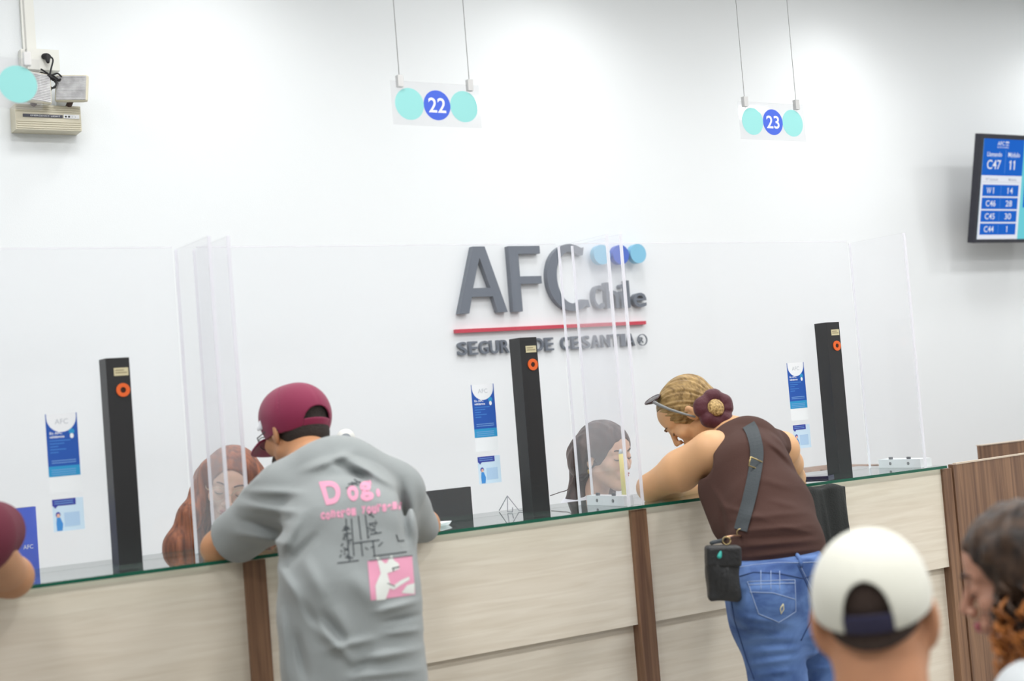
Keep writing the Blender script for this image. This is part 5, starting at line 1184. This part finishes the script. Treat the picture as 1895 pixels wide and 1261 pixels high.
# wire stand
def easel():
    y = 4.15; B0 = PZ(928, 960, GT); WI = mat('wire_grey', (150, 152, 160), .35, metal=.7); c = P(936, 918, 4.08)
    t = empty('wire_stand', (c[0], 4.05, GT), 'small thin wire display stand on the glass left of the middle black column', 'stand')
    x = float(c[0]); zt = float(c[2]); y0 = 4.04
    for s in (-1, 1):
        tb('wire', [(x, y0+.03, zt), (x+s*.022, y0, GT+.003), (x+s*.022, y0-.03, GT+.003), (x+s*.022, y0-.034, GT+.018)], .0016, WI, t, n=6)
    tb('rear_wire', [(x, y0+.03, zt), (x, y0+.09, GT+.003)], .0016, WI, t, n=6)
easel()
# slips of paper beside the man's elbow
p = PZ(818, 972, GT+.002)
for k in range(5):
    M = Matrix.Translation((float(p[0])+.003*k-.02, min(float(p[1]), 3.90)-.002*k, GT+.0006+.0022*k)) @ Matrix.Rotation(.25+.09*k, 4, 'Z')
    T(bx('paper_slip', -.035, .035, -.02, .02, 0, .002, PAPER, M=M), 'white paper slip in a loose pile by the right elbow of the man in grey', 'paper', 'paper slips on the glass')
# yellow marker stand seen in front of the dark-haired clerk
a, b = P(1150, 840, 4.02), P(1156, 925, 4.02); t = empty('highlighter', (float(b[0]), 4.02, GT), 'upright yellow highlighter standing on the glass in front of the dark-haired clerk', 'pen')
tb('barrel', [(float(b[0]), 4.02, GT), (float(b[0]), 4.02, float(a[2]))], .0085, mat('pale_yellow', (240, 226, 120), .4), t, n=12)
tb('tip', [(float(b[0]), 4.02, float(a[2])), (float(b[0]), 4.02, float(a[2])+.016)], [.0085, .004], mat('clear_tip', (214, 226, 232), .3), t, n=12)
# phone beside the right elbow of the woman
p = PZ(1496, 887, GT); M = Matrix.Translation((float(p[0])+.02, float(p[1]), GT)) @ Matrix.Rotation(.5, 4, 'Z')
T(bx('phone', -.035, .035, -.07, .07, 0, .009, mat('phone_dark', (30, 32, 60), .15), bevel=.003, M=M), 'dark phone lying on the glass by the right elbow of the woman in brown', 'phone')
# bracelet on the left wrist
# black cloth draped over the counter front
def drape():
    pts = [(1470, 893), (1558, 893), (1575, 1000), (1570, 1060), (1545, 1120), (1500, 1120)]
    x0, x1 = float(P(1462, 900, 3.66)[0]), float(P(1548, 890, 3.69)[0]); z0, z1 = .70, 1.139
    f = Fld((x0-.04, 3.56, z0-.02), (x1+.08, 3.72, z1+.03), .005); f.add(rbox(((x0+x1)/2, 3.668, (z0+z1)/2), ((x1-x0)/2, .034, (z1-z0)/2), .010), .01)
    f.warp(lambda X, Y, Z: .007*np.sin(X*60+Z*6)*np.clip((3.69-Y)/.03, 0, 1)+.0*Z)
    for a, b_ in (((x0+.05, 3.63, z1), (x0+.10, 3.62, z0+.05)), ((x0+.12, 3.63, z1), (x0+.15, 3.62, z0+.05)), ((x1-.03, 3.63, z1), (x1-.02, 3.62, z0))): f.fold(a, b_, .014, .014)
    o = put('jacket', f, mat('black_fabric', (38, 41, 41), .85, bump=.3, bscale=200), None)
    T(o, 'black jacket hanging against the counter front, right of the woman in brown', 'jacket')
drape()

# ------------------------------------------------------------------ walnut units at the right
def walnut():
    a = PZ(1742, 865, 1.155); b = PZ(1895, 842.5, 1.155); d = (b-a)[:2]/np.linalg.norm((b-a)[:2]); n = A3((-d[1], d[0])); a = A3((4.20, 3.70, 0))[:2]; L = 2.6; th = .04
    def pr(name, s0, s1, t0, t1, z0, z1, m, par): 
        bm = bmesh.new(); q = [a+d*s0+n*t0, a+d*s1+n*t0, a+d*s1+n*t1, a+d*s0+n*t1]; lo_ = [bm.verts.new((*p_, z0)) for p_ in q]; hi_ = [bm.verts.new((*p_, z1)) for p_ in q]
        bm.faces.new(lo_[::-1]); bm.faces.new(hi_)
        for k in range(4): bm.faces.new((lo_[k], lo_[(k+1) % 4], hi_[(k+1) % 4], hi_[k]))
        return fin(name, bm, m, par)
    t = empty('walnut_counter', (4.22, 3.75, 0), 'dark walnut counter unit adjoining the pale counter at the right', 'counter')
    pr('front', .005, L, 0, .02, 0, 1.150, DOAK, t); pr('backing', .03, L-.03, .02, th, 0, 1.150, DOAK, t); pr('top_edge', .02, L, -.002, .012, 1.150, 1.156, mat('pale_edge', (206, 190, 172), .5), t)
    pr('side_panel', .006, .03, .02, th, 0, 1.12, DOAK, t); pr('end_panel', L-.03, L, .02, th, 0, 1.12, DOAK, t)
    c = P(1816, 824, 5.0); x = float(c[0]); zt = float(c[2])
    t = empty('walnut_partition', (x+.9, 5.03, 0), 'low walnut partition standing behind the right counter unit', 'partition')
    bx('panel', x, x+2.4, 5.0, 5.03, 0, zt-.004, DOAK, t); bx('capping', x, x+2.4, 4.995, 5.035, zt-.004, zt, MC['pale_edge'], t)
    c = P(1560, 869, 4.62); t = empty('rear_cabinet', (4.0, 4.8, 0), 'walnut back cabinet behind the glass at the right end', 'cabinet')
    zc = float(c[2]); x0 = float(P(1480, 870, 4.62)[0]); x1 = float(P(1640, 870, 4.62)[0])
    bx('carcass', x0, x1, 4.64, 4.98, 0, zc, DOAK, t)
    for k in range(2):
        xa = x0+(x1-x0)*k/2+.004; xb = x0+(x1-x0)*(k+1)/2-.004; dd = bx('door', xa, xb, 4.622, 4.64, .06, zc-.02, DOAK, t); bx('handle', (xa+xb)/2-.04, (xa+xb)/2+.04, 4.612, 4.622, zc-.10, zc-.09, STEEL, dd)
walnut()
